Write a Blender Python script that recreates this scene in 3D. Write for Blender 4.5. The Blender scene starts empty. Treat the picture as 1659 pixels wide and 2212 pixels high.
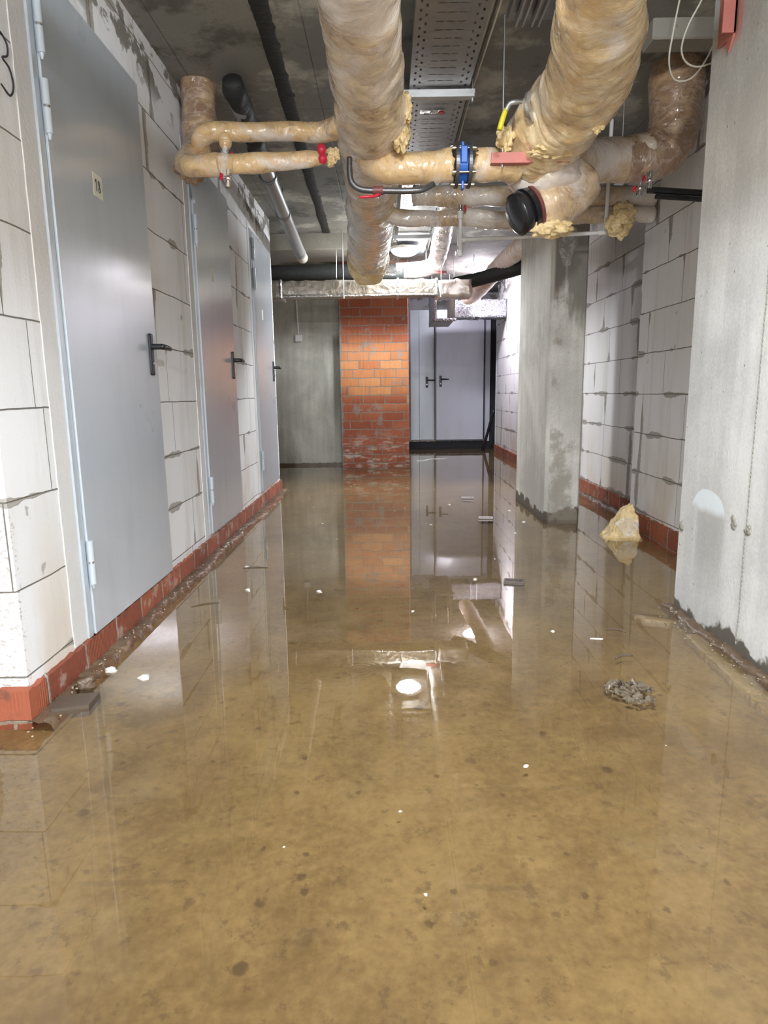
import bpy, bmesh, math, random
from mathutils import Vector, Matrix, noise as mn
random.seed(7)
S = bpy.context.scene
COL = S.collection
PI = math.pi
# ------------------------------------------------------------------ camera
cam = bpy.data.cameras.new('camera'); camo = bpy.data.objects.new('camera', cam); COL.objects.link(camo)
cam.sensor_fit = 'VERTICAL'; cam.sensor_height = 36; cam.lens = 36 * 1406.34 / 2212
cam.clip_start = 0.02; cam.clip_end = 60
pi_, ya, ro = 0.18118, -0.0055, -0.01398
F = Vector((math.sin(ya) * math.cos(pi_), math.cos(ya) * math.cos(pi_), -math.sin(pi_)))
Rt = Vector((math.cos(ya), -math.sin(ya), 0)); U = Rt.cross(F)
R2 = math.cos(ro) * Rt + math.sin(ro) * U; U2 = -math.sin(ro) * Rt + math.cos(ro) * U
camo.matrix_world = Matrix(((R2.x, U2.x, -F.x, 0), (R2.y, U2.y, -F.y, 0), (R2.z, U2.z, -F.z, 0.9), (0, 0, 0, 1)))
S.camera = camo
# ------------------------------------------------------------------ world, exposure, light strengths
w = bpy.data.worlds.new('world'); S.world = w; w.use_nodes = True
w.node_tree.nodes['Background'].inputs[0].default_value = (0.6, 0.65, 0.7, 1)
w.node_tree.nodes['Background'].inputs[1].default_value = 0.02
S.view_settings.view_transform = 'Standard'; S.view_settings.look = 'None'
S.view_settings.gamma = 1; S.view_settings.use_curve_mapping = False
S.view_settings.exposure = 0.85
LAMPS = [  # x, y, z of the fixture's back plate, emission strength, colour, label
    (0.20, 6.58, 2.26, 2100, (0.95, 0.975, 1.0), 'round white bulkhead lamp lit under the cable tray beside the ragged pipe end'),
    (1.16, 8.60, 2.44, 2000, (0.90, 0.87, 1.0), 'round white bulkhead lamp lit on the far ceiling above the black pipe'),
    (0.30, 1.25, 2.27, 1900, (0.93, 0.965, 1.0), 'added unseen bulkhead lamp above the photographer, lighting the foreground'),  # added out of view to brighten the foreground
    (-0.42, -3.0, 2.27, 12500, (0.93, 0.965, 1.0), 'added unseen bulkhead lamp behind the photographer, lighting the pipes and walls'),  # added out of view to light the pipes and right wall
]

# ------------------------------------------------------------------ mesh helpers
def link(name, me, m=None, parent=None):
    o = bpy.data.objects.new(name, me); COL.objects.link(o)
    if m is not None and hasattr(me, 'materials'): me.materials.append(m)
    if parent is not None: o.parent = parent
    return o
def tag(o, label=None, cat=None, group=None, kind=None):
    if label: o['label'] = label
    if cat: o['category'] = cat
    if group: o['group'] = group
    if kind: o['kind'] = kind
    return o
def thing(name, label, cat, loc=(0, 0, 0), rz=0, group=None):
    o = bpy.data.objects.new(name, None); COL.objects.link(o); o.location = loc; o.rotation_euler = (0, 0, rz)
    o.empty_display_size = 0.1
    return tag(o, label, cat, group)
class MB:
    def __init__(s): s.v = []; s.f = []; s.uv = []; s.sm = []
    def add(s, v, f, uv=None, smooth=True):
        n = len(s.v); s.v += [Vector(p) for p in v]
        for i, q in enumerate(f):
            s.f.append([n + k for k in q]); s.sm.append(smooth)
            s.uv.append(uv[i] if uv else None)
        return s
    def box(s, x0, x1, y0, y1, z0, z1, bev=0.0, seg=1):
        bm = bmesh.new(); bmesh.ops.create_cube(bm, size=1)
        for v in bm.verts:
            v.co = Vector(((x0 + x1) / 2 + v.co.x * (x1 - x0), (y0 + y1) / 2 + v.co.y * (y1 - y0), (z0 + z1) / 2 + v.co.z * (z1 - z0)))
        if bev: bmesh.ops.bevel(bm, geom=bm.edges[:], offset=bev, segments=seg, profile=0.5, affect='EDGES')
        return s.bm(bm, False)
    def bm(s, bm, smooth=True):
        bm.verts.index_update(); n = [v.co.copy() for v in bm.verts]; f = [[v.index for v in q.verts] for q in bm.faces]
        bm.free(); return s.add(n, f, None, smooth)
    def cyl(s, a, b, r0, r1=None, seg=20, caps=True):
        a = Vector(a); b = Vector(b); r1 = r0 if r1 is None else r1
        d = (b - a).normalized(); t = d.orthogonal().normalized(); u = d.cross(t)
        v = []; f = []
        for c, r in ((a, r0), (b, r1)):
            for i in range(seg):
                an = 2 * PI * i / seg; v.append(c + (t * math.cos(an) + u * math.sin(an)) * r)
        for i in range(seg): f.append([i, (i + 1) % seg, seg + (i + 1) % seg, seg + i])
        s.add(v, f)
        if caps:
            s.add(v[:seg], [list(range(seg))[::-1]], None, False); s.add(v[seg:], [list(range(seg))], None, False)
        return s
    def sphere(s, c, r, sx=1, sy=1, sz=1, sub=3, disp=0, fr=8, seed=0):
        bm = bmesh.new(); bmesh.ops.create_icosphere(bm, subdivisions=sub, radius=1)
        for v in bm.verts:
            p = v.co.copy(); k = 1
            if disp: k += disp * mn.noise(p * fr * 0.25 + Vector((seed, 0, 0))) + disp * 0.22 * mn.noise(p * fr * .8 + Vector((0, seed, 0))) + disp * 0.12 * mn.noise(Vector((p.x * fr * 4, p.y * fr * 4, p.z * fr)))
            v.co = Vector((c[0] + p.x * r * sx * k, c[1] + p.y * r * sy * k, c[2] + p.z * r * sz * k))
        return s.bm(bm)
    def ring(s, c, ax, r, t, w_, seg=32):  # flat annulus/disc of thickness w_ along ax, from radius t to r
        ax = Vector(ax).normalized(); c = Vector(c); a = ax.orthogonal().normalized(); b = ax.cross(a)
        prof = [(t, -w_ / 2), (r, -w_ / 2), (r, w_ / 2), (t, w_ / 2)]
        v = []; f = []
        for i in range(seg):
            an = 2 * PI * i / seg; dr = a * math.cos(an) + b * math.sin(an)
            for (q, h) in prof: v.append(c + dr * q + ax * h)
        for i in range(seg):
            for k in range(4):
                j = (i + 1) % seg; f.append([i * 4 + k, i * 4 + (k + 1) % 4, j * 4 + (k + 1) % 4, j * 4 + k])
        return s.add(v, f, None, False)
    def build(s, name, m=None, parent=None):
        me = bpy.data.meshes.new(name); me.from_pydata(s.v, [], s.f)
        if any(u for u in s.uv):
            l = me.uv_layers.new(name='UVMap'); k = 0
            for i, q in enumerate(s.f):
                for j in range(len(q)):
                    l.data[k].uv = s.uv[i][j] if s.uv[i] else (0, 0); k += 1
        me.polygons.foreach_set('use_smooth', s.sm)
        bm = bmesh.new(); bm.from_mesh(me); bmesh.ops.recalc_face_normals(bm, faces=bm.faces[:]); bm.to_mesh(me); bm.free()
        return link(name, me, m, parent)
def catmull(pts, step=0.02):
    """pts rows (x,y,z,r) -> dense rows"""
    P = [Vector(p[:3]) for p in pts]; R = [p[3] for p in pts]
    P = [P[0] * 2 - P[1]] + P + [P[-1] * 2 - P[-2]]; R = [R[0]] + R + [R[-1]]
    out = []
    for i in range(1, len(P) - 2):
        L = (P[i + 1] - P[i]).length; n = max(2, int(L / step))
        # centripetal-ish tangents scaled by chord to avoid loops
        m0 = (P[i + 1] - P[i - 1]) * (L / max(1e-6, (P[i + 1] - P[i]).length + (P[i] - P[i - 1]).length))
        m1 = (P[i + 2] - P[i]) * (L / max(1e-6, (P[i + 2] - P[i + 1]).length + (P[i + 1] - P[i]).length))
        for k in range(n + (1 if i == len(P) - 3 else 0)):
            t = k / n; t2 = t * t; t3 = t2 * t
            p = P[i] * (2 * t3 - 3 * t2 + 1) + m0 * (t3 - 2 * t2 + t) + P[i + 1] * (-2 * t3 + 3 * t2) + m1 * (t3 - t2)
            out.append((p, R[i] + (R[i + 1] - R[i]) * (t2 * (3 - 2 * t))))
    return out
def tube(mb, pts, seg=16, step=0.02, lump=0, wrink=0, seed=0, caps=True, raw=False, rag0=0, rag1=0, swirl=5.0, hollow=0):
    Q = [(Vector(p[:3]), p[3]) for p in pts] if raw else catmull(pts, step)
    n = len(Q); T = []
    for i in range(n):
        a = Q[max(0, i - 1)][0]; b = Q[min(n - 1, i + 1)][0]; d = (b - a)
        T.append(d.normalized() if d.length > 1e-9 else T[-1])
    up = Vector((0, 0, 1)) if abs(T[0].z) < 0.9 else Vector((0, 1, 0))
    N = (up - T[0] * up.dot(T[0])).normalized(); v = []; uvr = []; s_ = 0; frames = []
    for i in range(n):
        if i:
            N = (N - T[i] * N.dot(T[i])).normalized(); s_ += (Q[i][0] - Q[i - 1][0]).length
        B = T[i].cross(N); c, r = Q[i]
        for k in range(seg):
            an = 2 * PI * k / seg; d = N * math.cos(an) + B * math.sin(an); p = c + d * r; rr = r; off = 0
            if lump:
                rr += lump * mn.noise(p * 7 + Vector((seed, 0, 0))) * r * 6
                q = Vector((math.cos(an) * 1.5, math.sin(an) * 1.5, s_ * 14 + seed))
                rr += lump * 2.0 * r * mn.noise(q)
            if wrink:
                ph = s_ * 20 + 1.6 * math.sin(an + seed + s_ * 2) + 3 * mn.noise(p * 4 + Vector((0, seed, 0)))
                q = Vector((math.cos(an) * 1.2, math.sin(an) * 1.2, ph * 0.8))
                rr -= 0.5 * wrink * r * (1 - min(1, abs(mn.noise(q)) * 4)) ** 2
            if rag1 and i == n - 1: off = rag1 * (mn.noise(Vector((math.cos(an) * 4, math.sin(an) * 4, seed))) + .3 * random.uniform(-1, 1))
            if rag0 and i == 0: off = rag0 * (mn.noise(Vector((math.cos(an) * 4, math.sin(an) * 4, seed + 5))) + .3 * random.uniform(-1, 1))
            v.append(c + d * rr + T[i] * off)
        uvr.append(s_)
    f = []; uv = []
    cr = 2 * PI * max(q[1] for q in Q)
    for i in range(n - 1):
        for k in range(seg):
            j = (k + 1) % seg; f.append([i * seg + k, i * seg + j, (i + 1) * seg + j, (i + 1) * seg + k])
            uv.append([(uvr[i], k / seg * cr), (uvr[i], (k + 1) / seg * cr), (uvr[i + 1], (k + 1) / seg * cr), (uvr[i + 1], k / seg * cr)])
    if caps:
        if hollow:
            for base, c, t in ((0, Q[0][0], T[0]), ((n - 1) * seg, Q[-1][0], -T[-1])):
                st = len(v)
                for k in range(seg):
                    v.append(c + (v[base + k] - c) * hollow)
                for k in range(seg):
                    v.append(c + (v[base + k] - c) * hollow + t * 0.12)
                for k in range(seg):
                    j = (k + 1) % seg
                    f.append([base + k, base + j, st + j, st + k]); uv.append([(0, 0), (0, .02), (.03, .02), (.03, 0)])
                    f.append([st + k, st + j, st + seg + j, st + seg + k]); uv.append([(0, 0), (0, .02), (.03, .02), (.03, 0)])
                f.append([st + seg + k for k in range(seg)]); uv.append([(0, 0)] * seg)
        else:
            f.append(list(range(seg))[::-1]); uv.append([(0, 0)] * seg)
            f.append([(n - 1) * seg + k for k in range(seg)]); uv.append([(0, 0)] * seg)
    mb.add(v, f, uv); return mb
def wire(name, pts, r, m, parent=None, seg=8, step=0.02):
    return tube(MB(), [tuple(p) + (r,) for p in pts], seg=seg, step=step).build(name, m, parent)

# ------------------------------------------------------------------ node helpers
class NM:
    def __init__(s, name):
        s.m = bpy.data.materials.new(name); s.m.use_nodes = True; s.t = s.m.node_tree
        s.b = s.t.nodes['Principled BSDF']; s.out = s.t.nodes['Material Output']
        s.tc = s.t.nodes.new('ShaderNodeTexCoord')
    def n(s, kind, ins=None, **props):
        q = s.t.nodes.new('ShaderNode' + kind)
        for k, v in props.items(): setattr(q, k, v)
        for k, v in (ins or {}).items(): s.put(q.inputs[k], v)
        return q
    def put(s, sock, v):
        if isinstance(v, bpy.types.NodeSocket): s.t.links.new(v, sock)
        elif isinstance(v, (tuple, list)) and sock.type == 'RGBA': sock.default_value = tuple(v) + ((1,) if len(v) == 3 else ())
        else: sock.default_value = v
    def mt(s, op, a, b=None, c=None, clamp=False):
        q = s.t.nodes.new('ShaderNodeMath'); q.operation = op; q.use_clamp = clamp
        s.put(q.inputs[0], a)
        if b is not None: s.put(q.inputs[1], b)
        if c is not None: s.put(q.inputs[2], c)
        return q.outputs[0]
    def sep(s, v): q = s.n('SeparateXYZ', {0: v}); return q.outputs[0], q.outputs[1], q.outputs[2]
    def comb(s, x=0, y=0, z=0): return s.n('CombineXYZ', {0: x, 1: y, 2: z}).outputs[0]
    def noise(s, v, scale, detail=3, rough=0.5, dist=0):
        return s.n('TexNoise', {'Vector': v, 'Scale': scale, 'Detail': detail, 'Roughness': rough, 'Distortion': dist}).outputs[0]
    def scl(s, v, x, y, z): return s.n('Mapping', {'Vector': v, 'Scale': (x, y, z)}).outputs[0]
    def smooth(s, v, a, b, o0=0, o1=1):
        return s.n('MapRange', {'Value': v, 'From Min': a, 'From Max': b, 'To Min': o0, 'To Max': o1}, interpolation_type='SMOOTHSTEP').outputs[0]
    def mix(s, f, a, b, mode='MIX'):
        q = s.t.nodes.new('ShaderNodeMix'); q.data_type = 'RGBA'; q.blend_type = mode
        s.put(q.inputs[0], f); s.put(q.inputs[6], a); s.put(q.inputs[7], b); return q.outputs[2]
    def bump(s, h, strength=0.5, dist=0.01, nrm=None):
        d = {'Height': h, 'Strength': strength, 'Distance': dist}
        if nrm is not None: d['Normal'] = nrm
        return s.n('Bump', d).outputs[0]
    def set(s, **k):
        for a, v in k.items(): s.put(s.b.inputs[a.replace('_', ' ')], v)
        return s
    @property
    def P(s): return s.tc.outputs['Object']
def plain(name, c, rough=0.5, metal=0, bump=0, bs=60, var=0.12, **k):
    q = NM(name); nz = q.noise(q.P, 9, 4, 0.6)
    dark = tuple(x * (1 - var) for x in c); lite = tuple(min(1, x * (1 + var)) for x in c)
    q.set(Base_Color=q.mix(nz, dark, lite), Roughness=rough, Metallic=metal, **k)
    if bump: q.set(Normal=q.bump(q.noise(q.P, bs, 3), bump, 0.004))
    return q.m
def concrete(name, c1, c2, wet_h=0, wet=(0.12, 0.11, 0.09), streak=1.0, pores=True, joints=None, extra=None, rough=0.8):
    q = NM(name); x, y, z = q.sep(q.P)
    big = q.noise(q.P, 1.6, 5, 0.6, 0.4); st = q.noise(q.scl(q.P, 14, 14, 1.2), 1, 4, 0.6); fine = q.noise(q.P, 90, 3, 0.6)
    f = q.mt('ADD', q.mt('MULTIPLY', big, 0.8), q.mt('MULTIPLY', st, 0.35 * streak))
    f = q.smooth(q.mt('ADD', f, q.mt('MULTIPLY', fine, 0.3)), 0.55, 0.92)
    col = q.mix(f, c1, c2)
    h = q.mt('ADD', q.mt('MULTIPLY', fine, 0.4), q.mt('MULTIPLY', q.noise(q.P, 18, 4), 0.6))
    if pores:
        vo = q.n('TexVoronoi', {'Vector': q.scl(q.P, 1, 1, 0.8), 'Scale': 26}, feature='F1'); gate = q.noise(q.P, 11, 1)
        pm = q.mt('MULTIPLY', q.smooth(vo.outputs[0], 0.10, 0.05), q.smooth(gate, 0.5, 0.6))
        col = q.mix(q.mt('MULTIPLY', pm, 0.75), col, tuple(a * 0.3 for a in c1)); h = q.mt('SUBTRACT', h, pm)
    if joints:
        for ax, per, off, wd in joints:
            a = (x, y, z)[ax]
            fr = q.mt('ABSOLUTE', q.mt('SUBTRACT', q.mt('FRACT', q.mt('DIVIDE', q.mt('ADD', a, off), per)), 0.5))
            wob = q.mt('MULTIPLY', q.noise(q.P, 6, 3), wd)
            jm = q.smooth(q.mt('MULTIPLY', fr, per), q.mt('ADD', wob, wd * 0.2), 0.0)
            col = q.mix(q.mt('MULTIPLY', jm, 0.6), col, tuple(a_ * 0.35 for a_ in c1)); h = q.mt('SUBTRACT', h, jm)
    if wet_h:
        edge = q.mt('ADD', z, q.mt('MULTIPLY', q.mt('SUBTRACT', q.noise(q.P, 7, 4, 0.6), 0.5), -0.22))
        wm = q.smooth(edge, wet_h + 0.01, wet_h - 0.01); col = q.mix(wm, col, wet)
    if extra: col = extra(q, x, y, z, col)
    q.set(Base_Color=col, Roughness=rough, Normal=q.bump(h, 0.6, 0.006)); return q.m
def block(name, tint, seed=0.0, stain=(0.55, 0.42, 0.24), smear=0.62, z0=0.12, mort=(0.27, 0.25, 0.22)):
    q = NM(name); x, y, z = q.sep(q.P); u = q.mt('ADD', q.mt('ADD', x, y), seed)
    wb = q.mt('MULTIPLY', q.mt('SUBTRACT', q.noise(q.P, 5, 2), 0.5), 0.012)
    v = q.mt('ADD', q.mt('SUBTRACT', z, z0), wb)
    row = q.mt('FLOOR', q.mt('DIVIDE', v, 0.25)); fv = q.mt('MULTIPLY', q.mt('FRACT', q.mt('DIVIDE', v, 0.25)), 0.25)
    dh = q.mt('MINIMUM', fv, q.mt('SUBTRACT', 0.25, fv))
    wn = q.n('TexWhiteNoise', {'W': q.mt('ADD', row, seed)}, noise_dimensions='1D').outputs[0]
    uu = q.mt('ADD', u, q.mt('MULTIPLY', wn, 0.6)); cell = q.mt('FLOOR', q.mt('DIVIDE', uu, 0.6))
    fu = q.mt('MULTIPLY', q.mt('FRACT', q.mt('DIVIDE', uu, 0.6)), 0.6); dv = q.mt('MINIMUM', fu, q.mt('SUBTRACT', 0.6, fu))
    big = q.noise(q.P, 3.1, 2, 0.5); fine = q.noise(q.P, 38, 4, 0.7)
    th = q.mt('ADD', 0.0022, q.mt('MULTIPLY', q.smooth(big, smear, smear + 0.14), 0.020))
    th = q.mt('MULTIPLY', th, q.mt('ADD', 0.35, q.mt('MULTIPLY', fine, 1.3)))
    thv = q.mt('MULTIPLY', q.mt('ADD', 0.0018, q.mt('MULTIPLY', q.smooth(q.noise(q.scl(q.P, 1, 1, .7), 2.3, 2), 0.50, 0.60), 0.028)), q.mt('ADD', 0.35, q.mt('MULTIPLY', fine, 1.3)))
    mh = q.smooth(q.mt('SUBTRACT', dh, th), 0.0012, -0.0006); mv = q.smooth(q.mt('SUBTRACT', dv, thv), 0.0012, -0.0006)
    mask = q.mt('MAXIMUM', mh, mv)
    core = q.mt('MAXIMUM', q.smooth(dh, 0.003, 0.001), q.mt('MULTIPLY', q.smooth(dv, 0.003, 0.001), mv))
    bid = q.n('TexWhiteNoise', {'Vector': q.comb(cell, row, seed)}, noise_dimensions='3D').outputs[0]
    c = q.mix(bid, tuple(a * 0.93 for a in tint), tint)
    c = q.mix(q.mt('MULTIPLY', q.smooth(q.noise(q.scl(q.P, 7, 7, 0.6), 1.3, 5, 0.65), 0.5, 0.68), 0.6), c, tuple(a * b for a, b in zip(tint, (0.8, 0.77, 0.72))))
    low = q.mt('MULTIPLY', q.smooth(z, 0.75, 0.1), q.smooth(q.noise(q.scl(q.P, 3, 3, 1), 1.4, 4), 0.4, 0.62))
    c = q.mix(q.mt('MULTIPLY', low, 0.45), c, stain)
    sp = q.smooth(q.noise(q.P, 13, 2), 0.74, 0.78); c = q.mix(q.mt('MULTIPLY', sp, 0.6), c, mort)
    c = q.mix(q.mt('MULTIPLY', mask, 0.85), c, q.mix(fine, mort, tuple(a * 1.5 for a in mort)))
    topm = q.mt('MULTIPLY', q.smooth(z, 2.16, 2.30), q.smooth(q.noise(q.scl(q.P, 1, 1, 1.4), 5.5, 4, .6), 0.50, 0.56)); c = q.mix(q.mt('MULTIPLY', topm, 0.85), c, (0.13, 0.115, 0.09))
    pit = q.mt('MULTIPLY', q.mt('MULTIPLY', q.smooth(q.noise(q.scl(q.P, 1, 1, 1.6), 62, 3, .6), 0.56, 0.62), q.smooth(z, 0.63, 0.57)), q.smooth(y, 1.765, 1.745)); c = q.mix(q.mt('MULTIPLY', pit, 0.55), c, (0.30, 0.25, 0.20))
    c = q.mix(q.mt('MULTIPLY', core, 0.7), c, tuple(a * 0.35 for a in mort))
    h = q.mt('SUBTRACT', q.mt('ADD', q.mt('MULTIPLY', q.noise(q.P, 120, 2), 0.25), q.mt('MULTIPLY', mask, 0.5)), q.mt('MULTIPLY', core, 1.6))
    q.set(Base_Color=c, Roughness=0.85, Normal=q.bump(h, 0.6, 0.006)); return q.m
def brickmat(name, L, H, z0=0.0, seed=0, pier=False, ribs=90):
    q = NM(name); x, y, z = q.sep(q.P); u = q.mt('ADD', q.mt('ADD', x, y), seed)
    wb = q.mt('MULTIPLY', q.mt('SUBTRACT', q.noise(q.P, 9, 4, .6), 0.5), 0.034 if pier else 0.02)
    v = q.mt('ADD', q.mt('SUBTRACT', z, z0), wb); row = q.mt('FLOOR', q.mt('DIVIDE', v, H))
    fv = q.mt('MULTIPLY', q.mt('FRACT', q.mt('DIVIDE', v, H)), H); dh = q.mt('MINIMUM', fv, q.mt('SUBTRACT', H, fv))
    wn = q.n('TexWhiteNoise', {'W': q.mt('ADD', row, seed + .3)}, noise_dimensions='1D').outputs[0]
    uu = q.mt('ADD', q.mt('ADD', u, wb), q.mt('ADD', q.mt('MULTIPLY', q.mt('MODULO', row, 2), L * 0.5), q.mt('MULTIPLY', wn, L * 0.25)))
    cell = q.mt('FLOOR', q.mt('DIVIDE', uu, L)); fu = q.mt('MULTIPLY', q.mt('FRACT', q.mt('DIVIDE', uu, L)), L)
    dv = q.mt('MINIMUM', fu, q.mt('SUBTRACT', L, fu)); fine = q.noise(q.P, 40, 4, 0.7)
    t = q.mt('MULTIPLY', q.mt('ADD', -0.1, q.mt('MULTIPLY', fine, 1.6)), 0.0068); mask = q.smooth(q.mt('SUBTRACT', q.mt('MINIMUM', dh, dv), t), 0.0015, -0.001)
    bid = q.n('TexWhiteNoise', {'Vector': q.comb(cell, row, seed)}, noise_dimensions='3D').outputs[0]
    if pier:
        zz = q.mt('ADD', z, q.mt('MULTIPLY', q.mt('SUBTRACT', bid, 0.5), 0.25))
        band = q.mt('MULTIPLY', q.smooth(zz, 0.68, 0.92), q.smooth(zz, 1.62, 1.40))  # deeper red above the band is partly shade put into the brick colour
        c = q.mix(bid, (0.42, 0.11, 0.05), (0.56, 0.17, 0.08)); c = q.mix(band, c, q.mix(bid, (0.72, 0.26, 0.10), (0.88, 0.42, 0.17)))
    else: c = q.mix(bid, (0.22, 0.055, 0.028), (0.40, 0.11, 0.052))
    c = q.mix(q.mt('MULTIPLY', q.noise(q.scl(q.P, 30, 30, 4), 1, 3), 0.35), c, (0.25, 0.07, 0.04))
    if pier:
        eff = q.mt('MULTIPLY', q.smooth(z, 0.55, 0.12), q.smooth(q.noise(q.scl(q.P, 1, 1, 3), 7, 4, .6), 0.46, 0.62)); c = q.mix(q.mt('MULTIPLY', eff, 0.75), c, (0.72, 0.68, 0.6))
        eff = q.smooth(q.noise(q.P, 5, 5, .6), 0.60, 0.66); c = q.mix(q.mt('MULTIPLY', eff, 0.7), c, (0.36, 0.33, 0.29))
        lf = q.mt('ADD', x, q.mt('MULTIPLY', q.noise(q.P, 9, 3), 0.12)); c = q.mix(q.smooth(lf, -0.46, -0.50), c, (0.33, 0.31, 0.27))
    else:
        eff = q.smooth(q.noise(q.P, 8, 5, .65), 0.56, 0.64); c = q.mix(q.mt('MULTIPLY', eff, 0.6), c, (0.46, 0.36, 0.29)); dk = q.smooth(q.noise(q.P, 15, 5, .7), 0.54, 0.66); c = q.mix(q.mt('MULTIPLY', dk, 0.65), c, (0.11, 0.06, 0.04))
    c = q.mix(mask, c, q.mix(fine, (0.16, 0.14, 0.12), (0.5, 0.46, 0.4)))
    rib = q.mt('MULTIPLY', q.mt('SINE', q.mt('MULTIPLY', u, 2 * PI * ribs)), q.smooth(q.noise(q.P, 6, 2), 0.42, 0.6))
    h = q.mt('ADD', q.mt('ADD', q.mt('MULTIPLY', rib, 0.35), q.mt('MULTIPLY', fine, 0.6)), q.mt('MULTIPLY', mask, -1.6))
    q.set(Base_Color=c, Roughness=0.7, Normal=q.bump(h, 0.7, 0.006)); return q.m
def wrap(name, pale=0.5, film=0.5, seed=0.0, coat=1.0, brown=(0.42, 0.28, 0.17), tan=(0.70, 0.50, 0.27), light=(0.88, 0.72, 0.48), filmc=(0.82, 0.77, 0.73)):
    """mineral wool under glossy stretch film"""
    q = NM(name); p = q.n('VectorMath', {0: q.P, 1: (seed, seed * 2, 0)}, operation='ADD').outputs[0]; uv = q.tc.outputs['UV']
    a = q.noise(p, 6.5, 5, 0.62, 1.6); b = q.noise(p, 16, 4, 0.65, 1.2); fl = q.noise(q.scl(p, 1, 1, 1), 3.1, 3, 0.5, 1.0)
    f = q.mt('ADD', q.mt('MULTIPLY', a, 0.7), q.mt('MULTIPLY', b, 0.3))
    c = q.mix(q.smooth(f, 0.62 - pale * 0.4, 0.78 - pale * 0.4), brown, tan); dkp = q.smooth(q.noise(p, 9, 5, 0.7, 1.0), 0.60, 0.70); tan = q.mix(q.mt('MULTIPLY', dkp, 0.6), tan, brown)
    c = q.mix(q.smooth(f, 0.82 - pale * 0.45, 0.98 - pale * 0.45), c, light)
    fm = q.smooth(fl, 0.80 - film * 0.55, 0.98 - film * 0.5)
    wv = q.n('Mapping', {'Vector': uv, 'Scale': (13, 4, 1), 'Rotation': (0, 0, 0.5)}).outputs[0]; wr = q.noise(wv, 1, 3, 0.5, 1.6)
    wv2 = q.n('Mapping', {'Vector': uv, 'Scale': (11, 4, 1), 'Rotation': (0, 0, -0.5)}).outputs[0]; wr2 = q.noise(wv2, 1, 3, 0.55, 2.0)
    rid = q.mt('SUBTRACT', 1, q.mt('MINIMUM', 1, q.mt('MULTIPLY', q.mt('ABSOLUTE', q.mt('SUBTRACT', wr2, 0.5)), 13)))
    fm2 = q.mt('ADD', q.mt('MULTIPLY', fm, 0.8), q.mt('MULTIPLY', q.mt('MULTIPLY', rid, rid), 0.22), clamp=True)
    c = q.mix(fm2, c, filmc)
    h = q.mt('ADD', wr, q.mt('MULTIPLY', rid, 0.5)); nb = q.bump(h, 0.8, 0.012)
    q.set(Base_Color=c, Roughness=0.6, Normal=q.bump(q.noise(p, 32, 4), 0.4, 0.006), Coat_Weight=coat, Coat_Roughness=0.06, Coat_Normal=nb, Coat_IOR=1.9)
    return q.m

# ------------------------------------------------------------------ materials
def pillar_patch(q, x, y, z, col):
    n_ = q.mt('MULTIPLY', q.mt('SUBTRACT', q.noise(q.P, 14, 4), 0.5), 0.35)
    ex = q.mt('POWER', q.mt('DIVIDE', q.mt('SUBTRACT', y, 2.385), 0.125), 2); ez = q.mt('POWER', q.mt('DIVIDE', q.mt('SUBTRACT', z, 0.45), 0.085), 2)
    e = q.mt('ADD', q.mt('ADD', ex, ez), n_); m = q.mt('MULTIPLY', q.smooth(e, 1.0, 0.85), q.smooth(q.mt('ADD', z, q.mt('MULTIPLY', n_, 0.12)), 0.435, 0.47))
    col = q.mix(q.mt('MULTIPLY', m, 0.9), col, (0.80, 0.88, 0.92))
    inn = q.mt('MULTIPLY', q.smooth(q.mt('ABSOLUTE', q.mt('SUBTRACT', y, 2.36)), 0.12, 0.08), q.mt('MULTIPLY', q.smooth(z, 0.46, 0.43), q.smooth(z, 0.1, 0.35)))
    col = q.mix(q.mt('MULTIPLY', inn, 0.5), col, (0.36, 0.36, 0.34))
    pk = q.mt('MULTIPLY', q.smooth(q.mt('ADD', q.mt('ABSOLUTE', q.mt('SUBTRACT', y, 2.47)), q.mt('MULTIPLY', n_, 0.05)), 0.075, 0.055), q.smooth(z, 2.02, 2.08))
    return q.mix(q.mt('MULTIPLY', pk, 0.75), col, (0.70, 0.28, 0.24))
def pillar2_stain(q, x, y, z, col):
    n_ = q.noise(q.scl(q.P, 6, 6, 1.0), 1.2, 5, 0.6)
    t = q.mt('MULTIPLY', q.smooth(q.mt('ADD', z, q.mt('MULTIPLY', n_, 1.6)), 2.0, 2.25), q.smooth(x, 1.115, 1.135))
    col = q.mix(q.mt('MULTIPLY', t, 0.8), col, (0.15, 0.14, 0.125))
    s_ = q.mt('MULTIPLY', q.smooth(q.noise(q.P, 2.8, 5, 0.65), 0.52, 0.6), q.smooth(x, 1.115, 1.135))
    return q.mix(q.mt('MULTIPLY', s_, 0.65), col, (0.27, 0.24, 0.19))
m_col1 = concrete('pale_concrete', (0.54, 0.545, 0.535), (0.79, 0.80, 0.79), wet_h=0.05, extra=pillar_patch)
m_col2 = concrete('rough_concrete', (0.46, 0.45, 0.415), (0.74, 0.725, 0.67), wet_h=0.06, wet=(0.10, 0.085, 0.065), extra=pillar2_stain)
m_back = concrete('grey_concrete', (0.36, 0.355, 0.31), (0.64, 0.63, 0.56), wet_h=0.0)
def ceil_x(q, x, y, z, col):
    n_ = q.noise(q.P, 2.2, 6, 0.65); col = q.mix(q.mt('MULTIPLY', q.smooth(n_, 0.53, 0.66), 0.75), col, (0.62, 0.61, 0.55))
    return q.mix(q.mt('MULTIPLY', q.smooth(n_, 0.46, 0.36), 0.75), col, (0.08, 0.075, 0.065))
m_ceil = concrete('ceiling_concrete', (0.24, 0.24, 0.225), (0.46, 0.45, 0.42), streak=0, joints=[(0, 0.62, 0.02, 0.006), (1, 1.22, 0.35, 0.006)], extra=ceil_x)
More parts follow.
